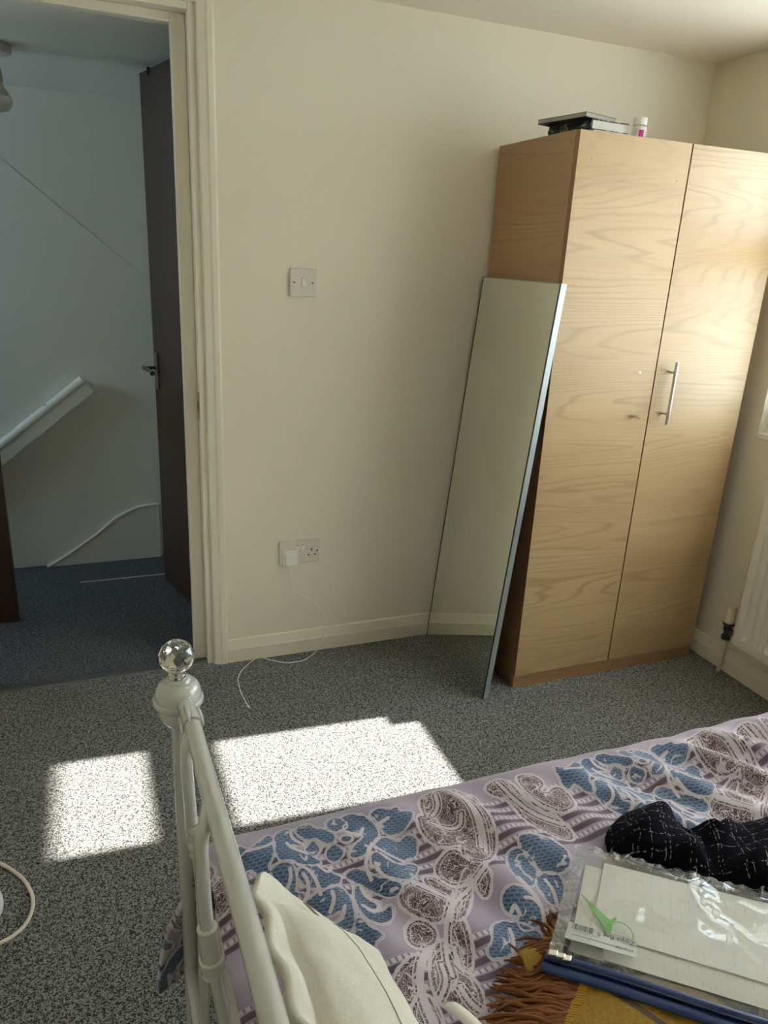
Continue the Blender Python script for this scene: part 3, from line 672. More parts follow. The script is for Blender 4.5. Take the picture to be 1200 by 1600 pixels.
# ------------------------------------------------------------------ duvet
BLUE=[[(-0.236,-1.482),(-0.228,-1.485),(-0.216,-1.497),(-0.192,-1.48),(-0.179,-1.472),(-0.176,-1.49),(-0.184,-1.52),(-0.198,-1.534),(-0.194,-1.555),(-0.209,-1.557),(-0.221,-1.523),(-0.241,-1.539),(-0.241,-1.508)],[(-0.172,-1.474),(-0.152,-1.466),(-0.141,-1.474),(-0.136,-1.49),(-0.127,-1.5),(-0.132,-1.506),(-0.148,-1.499),(-0.153,-1.506),(-0.142,-1.522),(-0.127,-1.532),(-0.114,-1.551),(-0.122,-1.558),(-0.144,-1.552),(-0.16,-1.535),(-0.175,-1.534),(-0.179,-1.509)],[(-0.135,-1.471),(-0.115,-1.467),(-0.104,-1.484),(-0.088,-1.493),(-0.077,-1.51),(-0.084,-1.52),(-0.095,-1.518),(-0.105,-1.5),(-0.123,-1.497),(-0.134,-1.482)],[(-0.082,-1.473),(-0.061,-1.469),(-0.051,-1.488),(-0.054,-1.498),(-0.072,-1.503),(-0.085,-1.494)],[(-0.058,-1.47),(-0.031,-1.469),(-0.011,-1.487),(-0.004,-1.512),(-0.01,-1.532),(-0.029,-1.542),(-0.046,-1.565),(-0.061,-1.562),(-0.07,-1.554),(-0.052,-1.539),(-0.033,-1.528),(-0.03,-1.512),(-0.058,-1.51),(-0.059,-1.494),(-0.045,-1.49)],[(-0.008,-1.479),(0.014,-1.472),(0.026,-1.485),(0.045,-1.48),(0.042,-1.495),(0.065,-1.498),(0.06,-1.513),(0.037,-1.532),(0.011,-1.53),(0.002,-1.512),(0.003,-1.492)],[(-0.014,-1.53),(0.005,-1.53),(0.02,-1.55),(0.038,-1.541),(0.049,-1.553),(0.043,-1.57),(0.033,-1.587),(0.015,-1.585),(0.013,-1.597),(-0.002,-1.596),(-0.014,-1.572),(-0.023,-1.553)],[(-0.037,-1.564),(-0.017,-1.563),(-0.008,-1.594),(0.013,-1.597),(0.028,-1.606),(0.022,-1.619),(0.005,-1.636),(-0.011,-1.633),(-0.029,-1.617),(-0.04,-1.591)],[(-0.082,-1.581),(-0.059,-1.585),(-0.048,-1.611),(-0.026,-1.626),(-0.015,-1.644),(-0.021,-1.656),(-0.038,-1.656),(-0.054,-1.635),(-0.071,-1.611),(-0.086,-1.594)],[(-0.077,-1.609),(-0.067,-1.616),(-0.072,-1.636),(-0.062,-1.65),(-0.054,-1.659),(-0.063,-1.667),(-0.078,-1.661),(-0.079,-1.671),(-0.058,-1.675),(-0.045,-1.666),(-0.041,-1.674),(-0.05,-1.691),(-0.065,-1.696),(-0.081,-1.684),(-0.089,-1.661),(-0.087,-1.634)],[(-0.096,-1.674),(-0.089,-1.681),(-0.087,-1.694),(-0.07,-1.716),(-0.085,-1.717),(-0.094,-1.732),(-0.101,-1.715),(-0.119,-1.71),(-0.105,-1.695),(-0.101,-1.68)],[(-0.169,-1.621),(-0.15,-1.613),(-0.121,-1.612),(-0.11,-1.605),(-0.096,-1.624),(-0.095,-1.652),(-0.102,-1.677),(-0.116,-1.691),(-0.134,-1.687),(-0.143,-1.673),(-0.139,-1.661),(-0.128,-1.669),(-0.111,-1.667),(-0.112,-1.653),(-0.128,-1.651),(-0.145,-1.652),(-0.155,-1.642),(-0.169,-1.641)],[(-0.152,-1.558),(-0.134,-1.556),(-0.107,-1.565),(-0.106,-1.581),(-0.093,-1.588),(-0.101,-1.604),(-0.12,-1.609),(-0.138,-1.603),(-0.149,-1.592),(-0.159,-1.574)],[(-0.187,-1.538),(-0.161,-1.539),(-0.159,-1.574),(-0.17,-1.596),(-0.153,-1.605),(-0.174,-1.622),(-0.188,-1.6),(-0.198,-1.583),(-0.199,-1.557)],[(-0.13,-1.515),(-0.121,-1.508),(-0.114,-1.504),(-0.11,-1.511),(-0.107,-1.523),(-0.114,-1.531),(-0.122,-1.533),(-0.128,-1.526)],[(-0.102,-1.537),(-0.093,-1.527),(-0.085,-1.524),(-0.079,-1.534),(-0.075,-1.546),(-0.085,-1.554),(-0.095,-1.556),(-0.101,-1.547)],[(-0.072,-1.52),(-0.06,-1.515),(-0.053,-1.526),(-0.065,-1.53)],[(0.13,-1.698),(0.155,-1.698),(0.17,-1.73),(0.161,-1.766),(0.132,-1.768),(0.125,-1.754),(0.138,-1.74),(0.127,-1.74),(0.119,-1.722)],[(0.189,-1.695),(0.214,-1.683),(0.236,-1.704),(0.211,-1.741),(0.187,-1.751),(0.185,-1.723)],[(0.178,-1.629),(0.197,-1.628),(0.205,-1.645),(0.208,-1.674),(0.176,-1.71),(0.166,-1.7),(0.16,-1.671)],[(0.204,-1.611),(0.232,-1.617),(0.257,-1.636),(0.269,-1.673),(0.249,-1.698),(0.218,-1.691),(0.204,-1.666)],[(0.087,-1.744),(0.108,-1.739),(0.131,-1.752),(0.146,-1.777),(0.142,-1.798),(0.104,-1.797),(0.093,-1.796),(0.075,-1.796),(0.061,-1.791),(0.06,-1.779),(0.075,-1.771)],[(0.069,-1.817),(0.082,-1.819),(0.08,-1.832),(0.064,-1.841),(0.048,-1.843),(0.061,-1.831)]]
LACE=[[(0.089,-1.473),(0.116,-1.471),(0.148,-1.47),(0.169,-1.481),(0.183,-1.503),(0.183,-1.55),(0.176,-1.591),(0.159,-1.622),(0.133,-1.642),(0.113,-1.635),(0.102,-1.612),(0.119,-1.591),(0.092,-1.593),(0.073,-1.583),(0.063,-1.554),(0.066,-1.523),(0.076,-1.511),(0.085,-1.518)],[(0.176,-1.492),(0.188,-1.494),(0.187,-1.522),(0.175,-1.518)],[(0.053,-1.619),(0.081,-1.603),(0.097,-1.605),(0.112,-1.638),(0.125,-1.646),(0.1,-1.661),(0.067,-1.66),(0.052,-1.645)],[(0.027,-1.634),(0.045,-1.643),(0.062,-1.665),(0.067,-1.683),(0.052,-1.69),(0.036,-1.673),(0.023,-1.655)],[(-0.021,-1.653),(0.004,-1.643),(0.018,-1.66),(0.033,-1.675),(0.04,-1.692),(0.041,-1.708),(0.015,-1.717),(-0.003,-1.708),(-0.028,-1.675)],[(0.099,-1.668),(0.128,-1.651),(0.119,-1.678),(0.102,-1.698)],[(0.216,-1.483),(0.245,-1.474),(0.26,-1.483),(0.263,-1.534),(0.273,-1.571),(0.297,-1.595),(0.306,-1.633),(0.287,-1.642),(0.27,-1.625),(0.254,-1.601),(0.246,-1.562),(0.245,-1.519),(0.228,-1.505)],[(0.289,-1.474),(0.318,-1.483),(0.326,-1.509),(0.3,-1.524),(0.312,-1.541),(0.341,-1.519),(0.356,-1.537),(0.349,-1.574),(0.322,-1.591),(0.3,-1.579),(0.283,-1.544),(0.278,-1.503)],[(0.04,-1.697),(0.048,-1.717),(0.042,-1.763),(0.026,-1.794),(0.013,-1.786),(0.012,-1.753)],[(-0.032,-1.707),(-0.013,-1.703),(0.004,-1.722),(-0.001,-1.739),(-0.025,-1.744),(-0.041,-1.735)],[(0.002,-1.74),(0.017,-1.755),(0.013,-1.786),(0.021,-1.812),(0.018,-1.844),(0.002,-1.859),(-0.017,-1.845),(-0.031,-1.827),(-0.034,-1.799),(-0.018,-1.764)],[(-0.067,-1.768),(-0.03,-1.754),(-0.052,-1.792),(-0.069,-1.813),(-0.091,-1.811),(-0.086,-1.786)],[(-0.073,-1.823),(-0.056,-1.807),(-0.042,-1.823),(-0.045,-1.856),(-0.076,-1.846)],[(0.013,-1.858),(0.034,-1.854),(0.026,-1.872),(0.009,-1.875)],[(0.103,-1.632),(0.089,-1.674),(0.066,-1.704),(0.053,-1.72),(0.035,-1.724),(0.043,-1.702)]]
VEIN=[[(-0.165,-1.553),(-0.168,-1.571),(-0.179,-1.586),(-0.199,-1.588)],[(-0.152,-1.55),(-0.137,-1.566),(-0.133,-1.594),(-0.134,-1.615)],[(-0.071,-1.618),(-0.07,-1.64),(-0.054,-1.659),(-0.068,-1.672),(-0.081,-1.654)],[(-0.024,-1.54),(-0.039,-1.563),(-0.052,-1.583),(-0.052,-1.613)],[(-0.117,-1.617),(-0.117,-1.631),(-0.129,-1.647)],[(-0.107,-1.648),(-0.116,-1.665),(-0.137,-1.665)],[(-0.149,-1.57),(-0.145,-1.586),(-0.151,-1.609),(-0.171,-1.62)],[(-0.035,-1.585),(-0.036,-1.611),(-0.022,-1.631)],[(-0.176,-1.49),(-0.19,-1.498),(-0.221,-1.495)],[(-0.156,-1.496),(-0.151,-1.51),(-0.131,-1.525)],[(-0.057,-1.508),(-0.04,-1.522),(-0.027,-1.504)],[(-0.122,-1.556),(-0.111,-1.579),(-0.103,-1.566)],[(0.021,-1.498),(-0.004,-1.503),(0.007,-1.509)],[(-0.021,-1.549),(-0.005,-1.571),(0.012,-1.592)],[(-0.144,-1.473),(-0.145,-1.489),(-0.131,-1.504)],[(0.13,-1.648),(0.097,-1.667),(0.052,-1.69),(0.031,-1.722)],[(0.148,-1.47),(0.166,-1.511),(0.16,-1.57),(0.145,-1.603)],[(0.16,-1.478),(0.17,-1.529),(0.164,-1.579),(0.146,-1.618)],[(0.143,-1.532),(0.134,-1.55),(0.11,-1.549),(0.088,-1.531)],[(0.119,-1.478),(0.114,-1.502),(0.097,-1.513)],[(0.098,-1.664),(0.064,-1.666),(0.051,-1.648)],[(0.052,-1.69),(0.033,-1.675),(0.003,-1.645)],[(0.243,-1.478),(0.249,-1.525),(0.269,-1.577),(0.301,-1.608)],[(0.265,-1.485),(0.268,-1.526),(0.288,-1.567),(0.3,-1.579)],[(0.155,-1.722),(0.167,-1.729),(0.169,-1.745)],[(0.127,-1.731),(0.137,-1.722),(0.136,-1.74)],[(0.207,-1.698),(0.207,-1.72),(0.195,-1.748)],[(0.165,-1.687),(0.169,-1.708),(0.172,-1.74),(0.161,-1.766)],[(-0.014,-1.75),(-0.039,-1.774),(-0.05,-1.799),(-0.051,-1.83),(-0.05,-1.855)],[(-0.021,-1.748),(-0.044,-1.773),(-0.054,-1.797),(-0.057,-1.828),(-0.056,-1.853)],[(0.048,-1.693),(0.021,-1.724),(0.002,-1.768),(-0.004,-1.798)],[(0.02,-1.756),(0.011,-1.789),(0.027,-1.803)],[(-0.002,-1.815),(0.001,-1.841),(0.009,-1.856)],[(-0.01,-1.776),(-0.015,-1.805),(-0.034,-1.821)],[(0.11,-1.755),(0.105,-1.775),(0.092,-1.793)]]

PERIOD = .600
xs = np.concatenate([np.linspace(0, .95, 420), np.linspace(.95, 2.02, 220)[1:]])/2.02
svals = np.concatenate([np.linspace(-2.66, -2.10, 24)[:-1], np.linspace(-2.10, -1.40, 340)[:-1], np.linspace(-1.40, -1.13, 80)])
S_, U_ = np.meshgrid(svals, xs, indexing='ij')
ZT, Y0E, RE = .535, -1.478, .052
q = np.clip((S_-Y0E)/RE, 0, math.pi/2); arc = math.pi/2*RE
Yc = np.where(S_ < Y0E, S_, Y0E + RE*np.sin(q)); Zc = np.where(S_ < Y0E, ZT, ZT-RE+RE*np.cos(q))
dropl = np.clip(S_-(Y0E+arc), 0, None); Zc = Zc-dropl
near = np.clip((-2.58-S_)/.08, 0, 1); Zc = Zc - .02*near**2
dd = np.clip(dropl/.27, 0, 1)
Xl = -.283 - .085*np.sin(dd*math.pi/2)**1.2; Xr = 1.695
Xc = Xl + (Xr-Xl)*U_
CX, CS = Xc.copy(), S_.copy()
top = np.clip((Y0E+.02-S_)/.1, 0, 1)
w = (Xc*.86+(S_+1.47)*.50)
rid = np.sin(w*2*math.pi/.105 + 3.0*vnoise(Xc*6, S_*6, 3)+2.2*vnoise(Xc*2.3, S_*2.3, 4))
amp = .0040 + .0105*np.clip((Xc-.25)/.45, 0, 1)*np.clip((S_+1.95)/.35, 0, 1)
amp = np.where(np.abs(Xc-.16) < .12, amp+.004*(1-np.abs(Xc-.16)/.12), amp)
flat = np.clip(1-(((Xc-.30)/.30)**2+((S_+1.86)/.20)**2), 0, 1)      # pressed flat under the bag and scarf
efade = np.clip((-1.455-S_)/.05, 0, 1)**1.0
disp = rid*amp*(1-.9*flat)*(.12+.88*efade) + .012*vnoise(Xc*9, S_*9, 5)*(1-.8*flat)*(.2+.8*efade) + .018*vnoise(Xc*3.1, S_*3.1, 6)*(1-.8*flat)*(.35+.65*efade)
disp = disp - disp[(S_ < -1.5)].mean()
endf = np.clip((Xc+.283)/.06, 0, 1); Ztop = disp - .018*(1-endf)**2
nz = np.where(S_ < Y0E, 1, np.cos(q)); ny = np.where(S_ < Y0E, 0, np.sin(q))
Zc = Zc + Ztop*nz*1.0; Yc = Yc + ny*(disp*.9 + dd*.018*np.sin(Xc*38+2*vnoise(Xc*5, S_*5, 8)))
Yc = Yc + ny*dd*.012
hem = np.clip((dd-.9)/.1, 0, 1); Zc = Zc + hem*.006*np.sin(Xc*21)
def sdf(polys, X, Y, closed=True, smooth=2, grow=.0):
    best = np.full(X.shape, 9.0); rim = np.full(X.shape, 9.0)
    for P_ in polys:
        pts = np.array(P_)
        for _ in range(smooth):
            if closed: a = pts; b = np.roll(pts, -1, 0); pts = np.stack([.75*a+.25*b, .25*a+.75*b], 1).reshape(-1, 2)
            else:
                a = pts[:-1]; b = pts[1:]; pts = np.concatenate([pts[:1], np.stack([.75*a+.25*b, .25*a+.75*b], 1).reshape(-1, 2), pts[-1:]])
        lo = pts.min(0)-.02; hi = pts.max(0)+.02
        for n in (-1, 0, 1, 2, 3):
            m = (X > lo[0]+n*PERIOD) & (X < hi[0]+n*PERIOD) & (Y > lo[1]) & (Y < hi[1])
            if not m.any(): continue
            x = X[m]-n*PERIOD; y = Y[m]; d2 = np.full(x.shape, 9.0); ins = np.zeros(x.shape, bool)
            k = len(pts)
            for i in range(k if closed else k-1):
                ax, ay = pts[i]; bx, by = pts[(i+1) % k]; ex, ey = bx-ax, by-ay
                t = np.clip(((x-ax)*ex+(y-ay)*ey)/(ex*ex+ey*ey+1e-12), 0, 1)
                d2 = np.minimum(d2, (x-ax-t*ex)**2+(y-ay-t*ey)**2)
                if closed and ay != by:
                    c = ((ay > y) != (by > y)) & (x < ex*(y-ay)/(ey+1e-15)+ax); ins ^= c
            d = np.sqrt(d2); d = np.where(ins, -d, d)
            best[m] = np.minimum(best[m], d); rim[m] = np.minimum(rim[m], np.abs(d-grow))
    return (best-grow, rim) if closed else best
# the print continues over the edge and beyond the traced part: the tile repeats along the bed
TILE = .46
def fold(S): return S
def layered(polys, grow):
    parts = [sdf(polys, CX, CS, grow=grow), sdf(polys, CX+.30, CS-TILE, grow=grow), sdf(polys, CX+.30, CS+TILE, grow=grow)]
    return np.min([p[0] for p in parts], 0), np.min([p[1] for p in parts], 0)
sb, rb_ = layered(BLUE, .0018); sl, rl_ = layered(LACE, .0035)
sv = np.minimum(sdf(VEIN, CX, CS, False), sdf(VEIN, CX+.30, CS-TILE, False))
duv = grid_obj('duvet', Xc, Yc, Zc, None, None); duv.data.materials.clear()
attr(duv, 'sd_blue', np.clip(sb, -.1, .1)); attr(duv, 'sd_lace', np.clip(sl, -.1, .1)); attr(duv, 'sd_vein', np.clip(sv, 0, .1))
attr(duv, 'rim_blue', np.clip(rb_, 0, .1)); attr(duv, 'rim_lace', np.clip(rl_, 0, .1)); attr(duv, 'cloth_x', CX); attr(duv, 'cloth_s', CS)
so_ = duv.modifiers.new('thickness', 'SOLIDIFY'); so_.thickness = .010; so_.offset = -1
tag(duv, 'lavender duvet with blue and maroon leaf print spread over the bed', 'duvet')
k = NT('printed_duvet_cloth')
at = lambda n: k.n('Attribute', attribute_name=n).outputs['Fac']
a_b, a_l, a_v, cx, cs = at('sd_blue'), at('sd_lace'), at('sd_vein'), at('cloth_x'), at('cloth_s')
vec = k.n('CombineXYZ', {0: cx, 1: cs, 2: 0.0}).outputs[0]
def step(v, lo, hi): return k.n('MapRange', {'Value': v, 'From Min': lo, 'From Max': hi}).outputs[0]
def inv(v): return k.math('SUBTRACT', 1.0, v)
wob = k.math('MULTIPLY', k.math('SUBTRACT', k.noise(vec, 70, 2), .5), .006)
ab_ = k.math('ADD', a_b, wob); al_ = k.math('ADD', a_l, wob)
lav, pur, wht = (.47, .405, .47), (.090, .052, .098), (.54, .49, .565)
big = k.noise(vec, 7, 2)
ground = k.mix(step(big, .35, .65), (.29, .245, .36), (.39, .335, .45))
# bands: groups of dark bands with ladder rungs between them
ph = k.math('FRACT', k.math('DIVIDE', k.math('ADD', cs, 2.595), .235))          # 0 at the start of a group
ingroup = k.math('MULTIPLY', step(ph, .0, .02), inv(step(ph, .60, .62)))
bf = k.math('FRACT', k.math('DIVIDE', k.math('ADD', cs, 2.595), .0235))
dark = k.math('MULTIPLY', step(bf, .10, .16), inv(step(bf, .52, .58)))
rungzone = k.math('MULTIPLY', step(bf, .62, .66), inv(step(bf, .94, .97)))
rx = k.math('FRACT', k.math('ADD', k.math('DIVIDE', cx, .0095), k.math('MULTIPLY', bf, .35)))
rung = k.math('MULTIPLY', rungzone, step(rx, .30, .42))
bandsmod = step(k.noise(vec, 9, 1), .30, .36)
c = k.mix(k.math('MULTIPLY', ingroup, dark), ground, pur)
c = k.mix(k.math('MULTIPLY', k.math('MULTIPLY', ingroup, rungzone), .75), c, (.20, .145, .19))
c = k.mix(k.math('MULTIPLY', ingroup, rung), c, wht)
# lace leaves
v1 = k.n('TexVoronoi', {'Vector': k.n('Mapping', {'Vector': vec, 'Scale': (1, 1, 1)}).outputs[0], 'Scale': 165.0, 'Randomness': 1.0}, feature='DISTANCE_TO_EDGE').outputs['Distance']
swn = k.math('FRACT', k.math('MULTIPLY', k.noise(vec, 55, 2, .5, .8), 15.0))
swl = k.math('MULTIPLY', step(swn, .62, .70), inv(step(swn, .90, .98)))
sel = step(k.noise(vec, 30, 1), .56, .60)
lac = k.math('ADD', k.math('MULTIPLY', sel, inv(step(v1, .022, .050))), k.math('MULTIPLY', inv(sel), swl))
lacec = k.mix(lac, (.062, .014, .034), (.56, .50, .555))
c = k.mix(inv(step(al_, .0028, .0038)), c, wht)
c = k.mix(inv(step(al_, -.0010, .0)), c, lacec)
rim = k.math('MULTIPLY', inv(step(al_, -.0062, -.0056)), step(al_, -.0078, -.0072))
c = k.mix(k.math('MULTIPLY', rim, .85), c, wht)
# blue leaves
th = k.math('ADD', k.math('MULTIPLY', k.noise(vec, 9, 1), .05), k.math('ADD', cs, k.math('MULTIPLY', cx, .35)))
row = k.math('FRACT', k.math('DIVIDE', th, .0062)); rid_ = k.math('FLOOR', k.math('DIVIDE', th, .0062))
dash = k.math('FRACT', k.math('ADD', k.math('DIVIDE', k.math('SUBTRACT', cx, k.math('MULTIPLY', cs, .35)), .0115), k.math('MULTIPLY', rid_, .5)))
hat = k.math('MULTIPLY', k.math('MULTIPLY', step(row, .18, .28), inv(step(row, .75, .85))), k.math('MULTIPLY', step(dash, .08, .16), inv(step(dash, .80, .90))))
tone = step(k.noise(vec, 14, 1.5), .36, .62)
bd_ = k.mix(tone, (.014, .030, .095), (.050, .100, .205)); bl_ = k.mix(tone, (.075, .130, .25), (.155, .225, .36))
bluec = k.mix(hat, bl_, bd_)
c = k.mix(inv(step(ab_, .0022, .0030)), c, wht)
c = k.mix(inv(step(ab_, -.0002, .0006)), c, bluec)
# veins and stems
c = k.mix(k.math('MULTIPLY', inv(step(k.math('ADD', at('rim_blue'), wob), .0013, .0020)), inv(step(ab_, -.0005, 0))), c, wht)
c = k.mix(k.math('MULTIPLY', inv(step(k.math('ADD', at('rim_lace'), wob), .0012, .0018)), inv(step(al_, -.0005, 0))), c, wht)
scr = k.math('FRACT', k.math('MULTIPLY', k.noise(vec, 17, 1.5, .4, 1.0), 5.0))
scl = k.math('MULTIPLY', k.math('MULTIPLY', step(scr, .40, .46), inv(step(scr, .56, .62))), step(k.noise(vec, 24, 1), .52, .56))
c = k.mix(k.math('MULTIPLY', scl, inv(step(k.math('MINIMUM', ab_, al_), -.004, -.003))), c, wht)
ssv = k.math('FRACT', k.math('DIVIDE', a_v, .0052))
dashv = k.math('MULTIPLY', k.math('MULTIPLY', inv(step(a_v, .0115, .0120)), step(a_v, .0050, .0055)), inv(step(al_, -.001, 0)))
c = k.mix(k.math('MULTIPLY', dashv, k.math('MULTIPLY', step(ssv, .15, .25), inv(step(ssv, .55, .65)))), c, wht)
c = k.mix(k.math('MULTIPLY', inv(step(a_v, .0026, .0034)), step(ab_, -.2, -.19)), c, (.56, .51, .58))
k.set(Base_Color=c, Roughness=.62); k.b.inputs['Sheen Weight'].default_value = .25
k.bump(k.math('ADD', k.noise(vec, 260, 2), k.noise(vec, 30, 2)), .10, .003)
duv.data.materials.append(k.m)

# ------------------------------------------------------------------ cushion
A_ = Vector((-.262, -1.690, .700)); B_ = Vector((-.250, -2.125, .722)); e1 = Vector((.168, -.050, -.158))
n_ = e1.cross(B_-A_).normalized(); n_ = n_ if n_.x > 0 else -n_
NU, NV = 56, 72
uu_, vv_ = np.meshgrid(np.linspace(0, 1, NU), np.linspace(0, 1, NV), indexing='ij')
fl = .10
def prof_(t, f): s = np.clip((t-f)/(1-2*f), 0, 1); return np.clip(4*s*(1-s), 0, 1)
bul = np.sqrt(prof_(uu_, .13)*prof_(vv_, fl))*.044
wv = .006*np.sin(vv_*34+1)*np.exp(-uu_*9) + .005*vnoise(uu_*7, vv_*9, 11) + .004*vnoise(uu_*15, vv_*19, 12)
rc = .11; ca = np.clip(1-uu_/rc, 0, 1); cb_ = np.clip(1-vv_/rc, 0, 1); cut = (ca*cb_)**1.3
uu0, vv0 = uu_, vv_
uu_ = uu_ + cut*rc*.55; vv_ = vv_ + cut*rc*.38
base = np.array(A_)[None, None]+uu_[..., None]*np.array(e1)[None, None]+vv_[..., None]*np.array(B_-A_)[None, None]
uu_, vv_ = uu0, vv0
edge = (np.minimum(np.minimum(uu_, 1-uu_), np.minimum(vv_, 1-vv_)) < 1e-6)
front = base + (bul+wv+.0075*(~edge))[..., None]*np.array(n_); back = base + (-bul*.55+wv-.0055*(~edge))[..., None]*np.array(n_)
cu = thing('cushion', 'off white linen cushion leaning against the white headboard', 'cushion', tuple(A_))
klin = NT('linen'); v = klin.coord()
wav = klin.math('ADD', klin.noise(klin.n('Mapping', {'Vector': v, 'Scale': (1, 8, 1)}).outputs[0], 160, 2), klin.noise(klin.n('Mapping', {'Vector': v, 'Scale': (6, 1, 6)}).outputs[0], 160, 2))
klin.set(Base_Color=klin.mix(klin.n('MapRange', {'Value': wav, 'From Min': .7, 'From Max': 1.3}).outputs[0], (.68, .67, .60), (.80, .785, .72)), Roughness=.9); klin.bump(wav, .25, .002)
co = np.concatenate([front.reshape(-1, 3), back.reshape(-1, 3)]); i = np.arange(NU*NV).reshape(NU, NV)
qf = np.stack([i[:-1, :-1], i[1:, :-1], i[1:, 1:], i[:-1, 1:]], -1).reshape(-1, 4); qb = qf[:, ::-1]+NU*NV
ring = list(i[0, :])+list(i[1:, -1])+list(i[-1, -2::-1])+list(i[-2:0:-1, 0]); o_ = NU*NV
qs = [(ring[j], ring[(j+1) % len(ring)], ring[(j+1) % len(ring)]+o_, ring[j]+o_) for j in range(len(ring))]
me = bpy.data.meshes.new('cover'); me.from_pydata([tuple(p) for p in co], [], [tuple(map(int, f)) for f in list(qf)+list(qb)+qs]); me.update()
bm = bmesh.new(); bm.from_mesh(me); bmesh.ops.recalc_face_normals(bm, faces=bm.faces[:]); bpy.data.meshes.remove(me)
finish('cover', bm, klin.m, cu, smooth=True, angle=180)
seam_u = .46; ui = int(seam_u*(NU-1))
bm = bmesh.new(); tube(bm, [front[ui, j]+np.array(n_)*.0006 for j in range(6, NV-6, 2)], .0006, 6); finish('seam', bm, plain('seam_thread', (.42, .40, .35), .9), cu, smooth=True)
pc = Vector(front[int(.40*(NU-1)), 5]); vd = (B_-A_).normalized(); ud = e1.normalized()
bm = bmesh.new()
vs = [bm.verts.new(pc+vd*a+ud*b+n_*h) for a, b, h in ((-.010, -.012, .004), (-.002, .016, .002), (.004, .014, .007), (-.004, -.012, .009))]
bm.faces.new(vs); bmesh.ops.solidify(bm, geom=bm.faces[:], thickness=.0012); finish('zip_pull', bm, plain('beige_tape', (.42, .36, .24), .8), cu)

# ------------------------------------------------------------------ navy checked garment
OUT = [(.326,-1.705),(.336,-1.675),(.354,-1.650),(.384,-1.634),(.425,-1.628),(.442,-1.632),(.444,-1.650),(.466,-1.648),(.484,-1.664),(.482,-1.696),(.478,-1.738),(.508,-1.722),(.541,-1.712),(.563,-1.724),(.599,-1.724),(.640,-1.736),(.700,-1.77),(.70,-1.90),(.60,-1.925),(.50,-1.850),(.42,-1.786),(.38,-1.755),(.344,-1.722)]
ol = np.array(OUT)
for _ in range(2): a = ol; b = np.roll(ol, -1, 0); ol = np.stack([.75*a+.25*b, .25*a+.75*b], 1).reshape(-1, 2)
cen = np.array((.520, -1.785)); NR = 22
rr_ = np.linspace(0, 1, NR)[:, None]
ring_ = np.concatenate([ol, ol[:1]])
GX = cen[0]+(ring_[None, :, 0]-cen[0])*rr_; GY = cen[1]+(ring_[None, :, 1]-cen[1])*rr_
crease = np.exp(-((GX-.47-(GY+1.74)*.3)/.022)**2)*np.clip((GY+1.86)/.12, 0, 1)
hgt = .054*np.clip(1-rr_**5, 0, 1)**.55 + 0*GX
GZ = .540 + hgt*(1-.6*crease) + .010*np.sin((GX*.5-GY)*70+1)*hgt/.046 + .012*vnoise(GX*22, GY*22, 21)*hgt/.046
GZ = np.maximum(GZ, .539+.004*(1-rr_))
kn = NT('navy_tweed'); v = kn.coord()
mp = kn.n('Mapping', {'Vector': v, 'Rotation': (0, 0, math.radians(28)), 'Scale': (1, 1, 1)}).outputs[0]
sx = kn.n('SeparateXYZ', {0: mp}); X_, Y_ = sx.outputs[0], sx.outputs[1]
wobb = kn.math('MULTIPLY', kn.math('SUBTRACT', kn.noise(v, 18, 2), .5), .02)
def thread(c1, c2, p, w):
    f = kn.math('FRACT', kn.math('DIVIDE', kn.math('ADD', c1, wobb), p))
    l = kn.math('MULTIPLY', kn.n('MapRange', {'Value': f, 'From Min': .5-w, 'From Max': .5-w*.5}).outputs[0], kn.n('MapRange', {'Value': f, 'From Min': .5+w, 'From Max': .5+w*.5}).outputs[0])
    cv_ = kn.n('CombineXYZ', {0: kn.math('MULTIPLY', c1, 40.0), 1: kn.math('MULTIPLY', c2, 210.0), 2: 0.0}).outputs[0]
    g = kn.n('MapRange', {'Value': kn.noise(cv_, 1.0, 1), 'From Min': .50, 'From Max': .56}).outputs[0]
    return kn.math('MULTIPLY', l, g)
tot = kn.math('ADD', kn.math('ADD', thread(X_, Y_, .027, .026), thread(Y_, X_, .021, .030)), thread(X_, Y_, .041, .016), clamp=True)
kn.set(Base_Color=kn.mix(tot, (.0030, .0036, .0095), (.34, .33, .33)), Roughness=.95); kn.b.inputs['Specular IOR Level'].default_value = .12
kn.bump(kn.noise(v, 400, 2), .3, .002)
gar = grid_obj('folded_jacket', GX, GY, GZ, kn.m)
tag(gar, 'black and navy checked garment heaped on the duvet behind the clear bag', 'garment')

# ------------------------------------------------------------------ mustard scarf with rust fringe
sf = thing('scarf', 'mustard woven scarf with rust brown fringe lying under the clear bag', 'scarf', (.15, -1.90, .54))
kw = NT('mustard_weave'); v = kw.coord()
ww = kw.math('ADD', kw.noise(kw.n('Mapping', {'Vector': v, 'Scale': (1, 9, 1)}).outputs[0], 140, 2), kw.noise(kw.n('Mapping', {'Vector': v, 'Scale': (9, 1, 1)}).outputs[0], 140, 2))
mpx = kw.n('SeparateXYZ', {0: kw.n('Mapping', {'Vector': v, 'Rotation': (0, 0, math.radians(-30))}).outputs[0]}).outputs[0]
stp = kw.math('FRACT', kw.math('DIVIDE', mpx, .085)); sl_ = kw.math('MULTIPLY', kw.n('MapRange', {'Value': stp, 'From Min': .46, 'From Max': .475}).outputs[0], kw.n('MapRange', {'Value': stp, 'From Min': .585, 'From Max': .57}).outputs[0])
cc = kw.mix(kw.n('MapRange', {'Value': ww, 'From Min': .7, 'From Max': 1.3}).outputs[0], (.20, .108, .007), (.37, .215, .02))
kw.set(Base_Color=kw.mix(kw.math('MULTIPLY', sl_, .85), cc, (.05, .04, .045)), Roughness=.85); kw.bump(ww, .5, .003)
E0 = np.array((.150, -1.868)); E1 = np.array((.045, -1.946))      # fringed edge
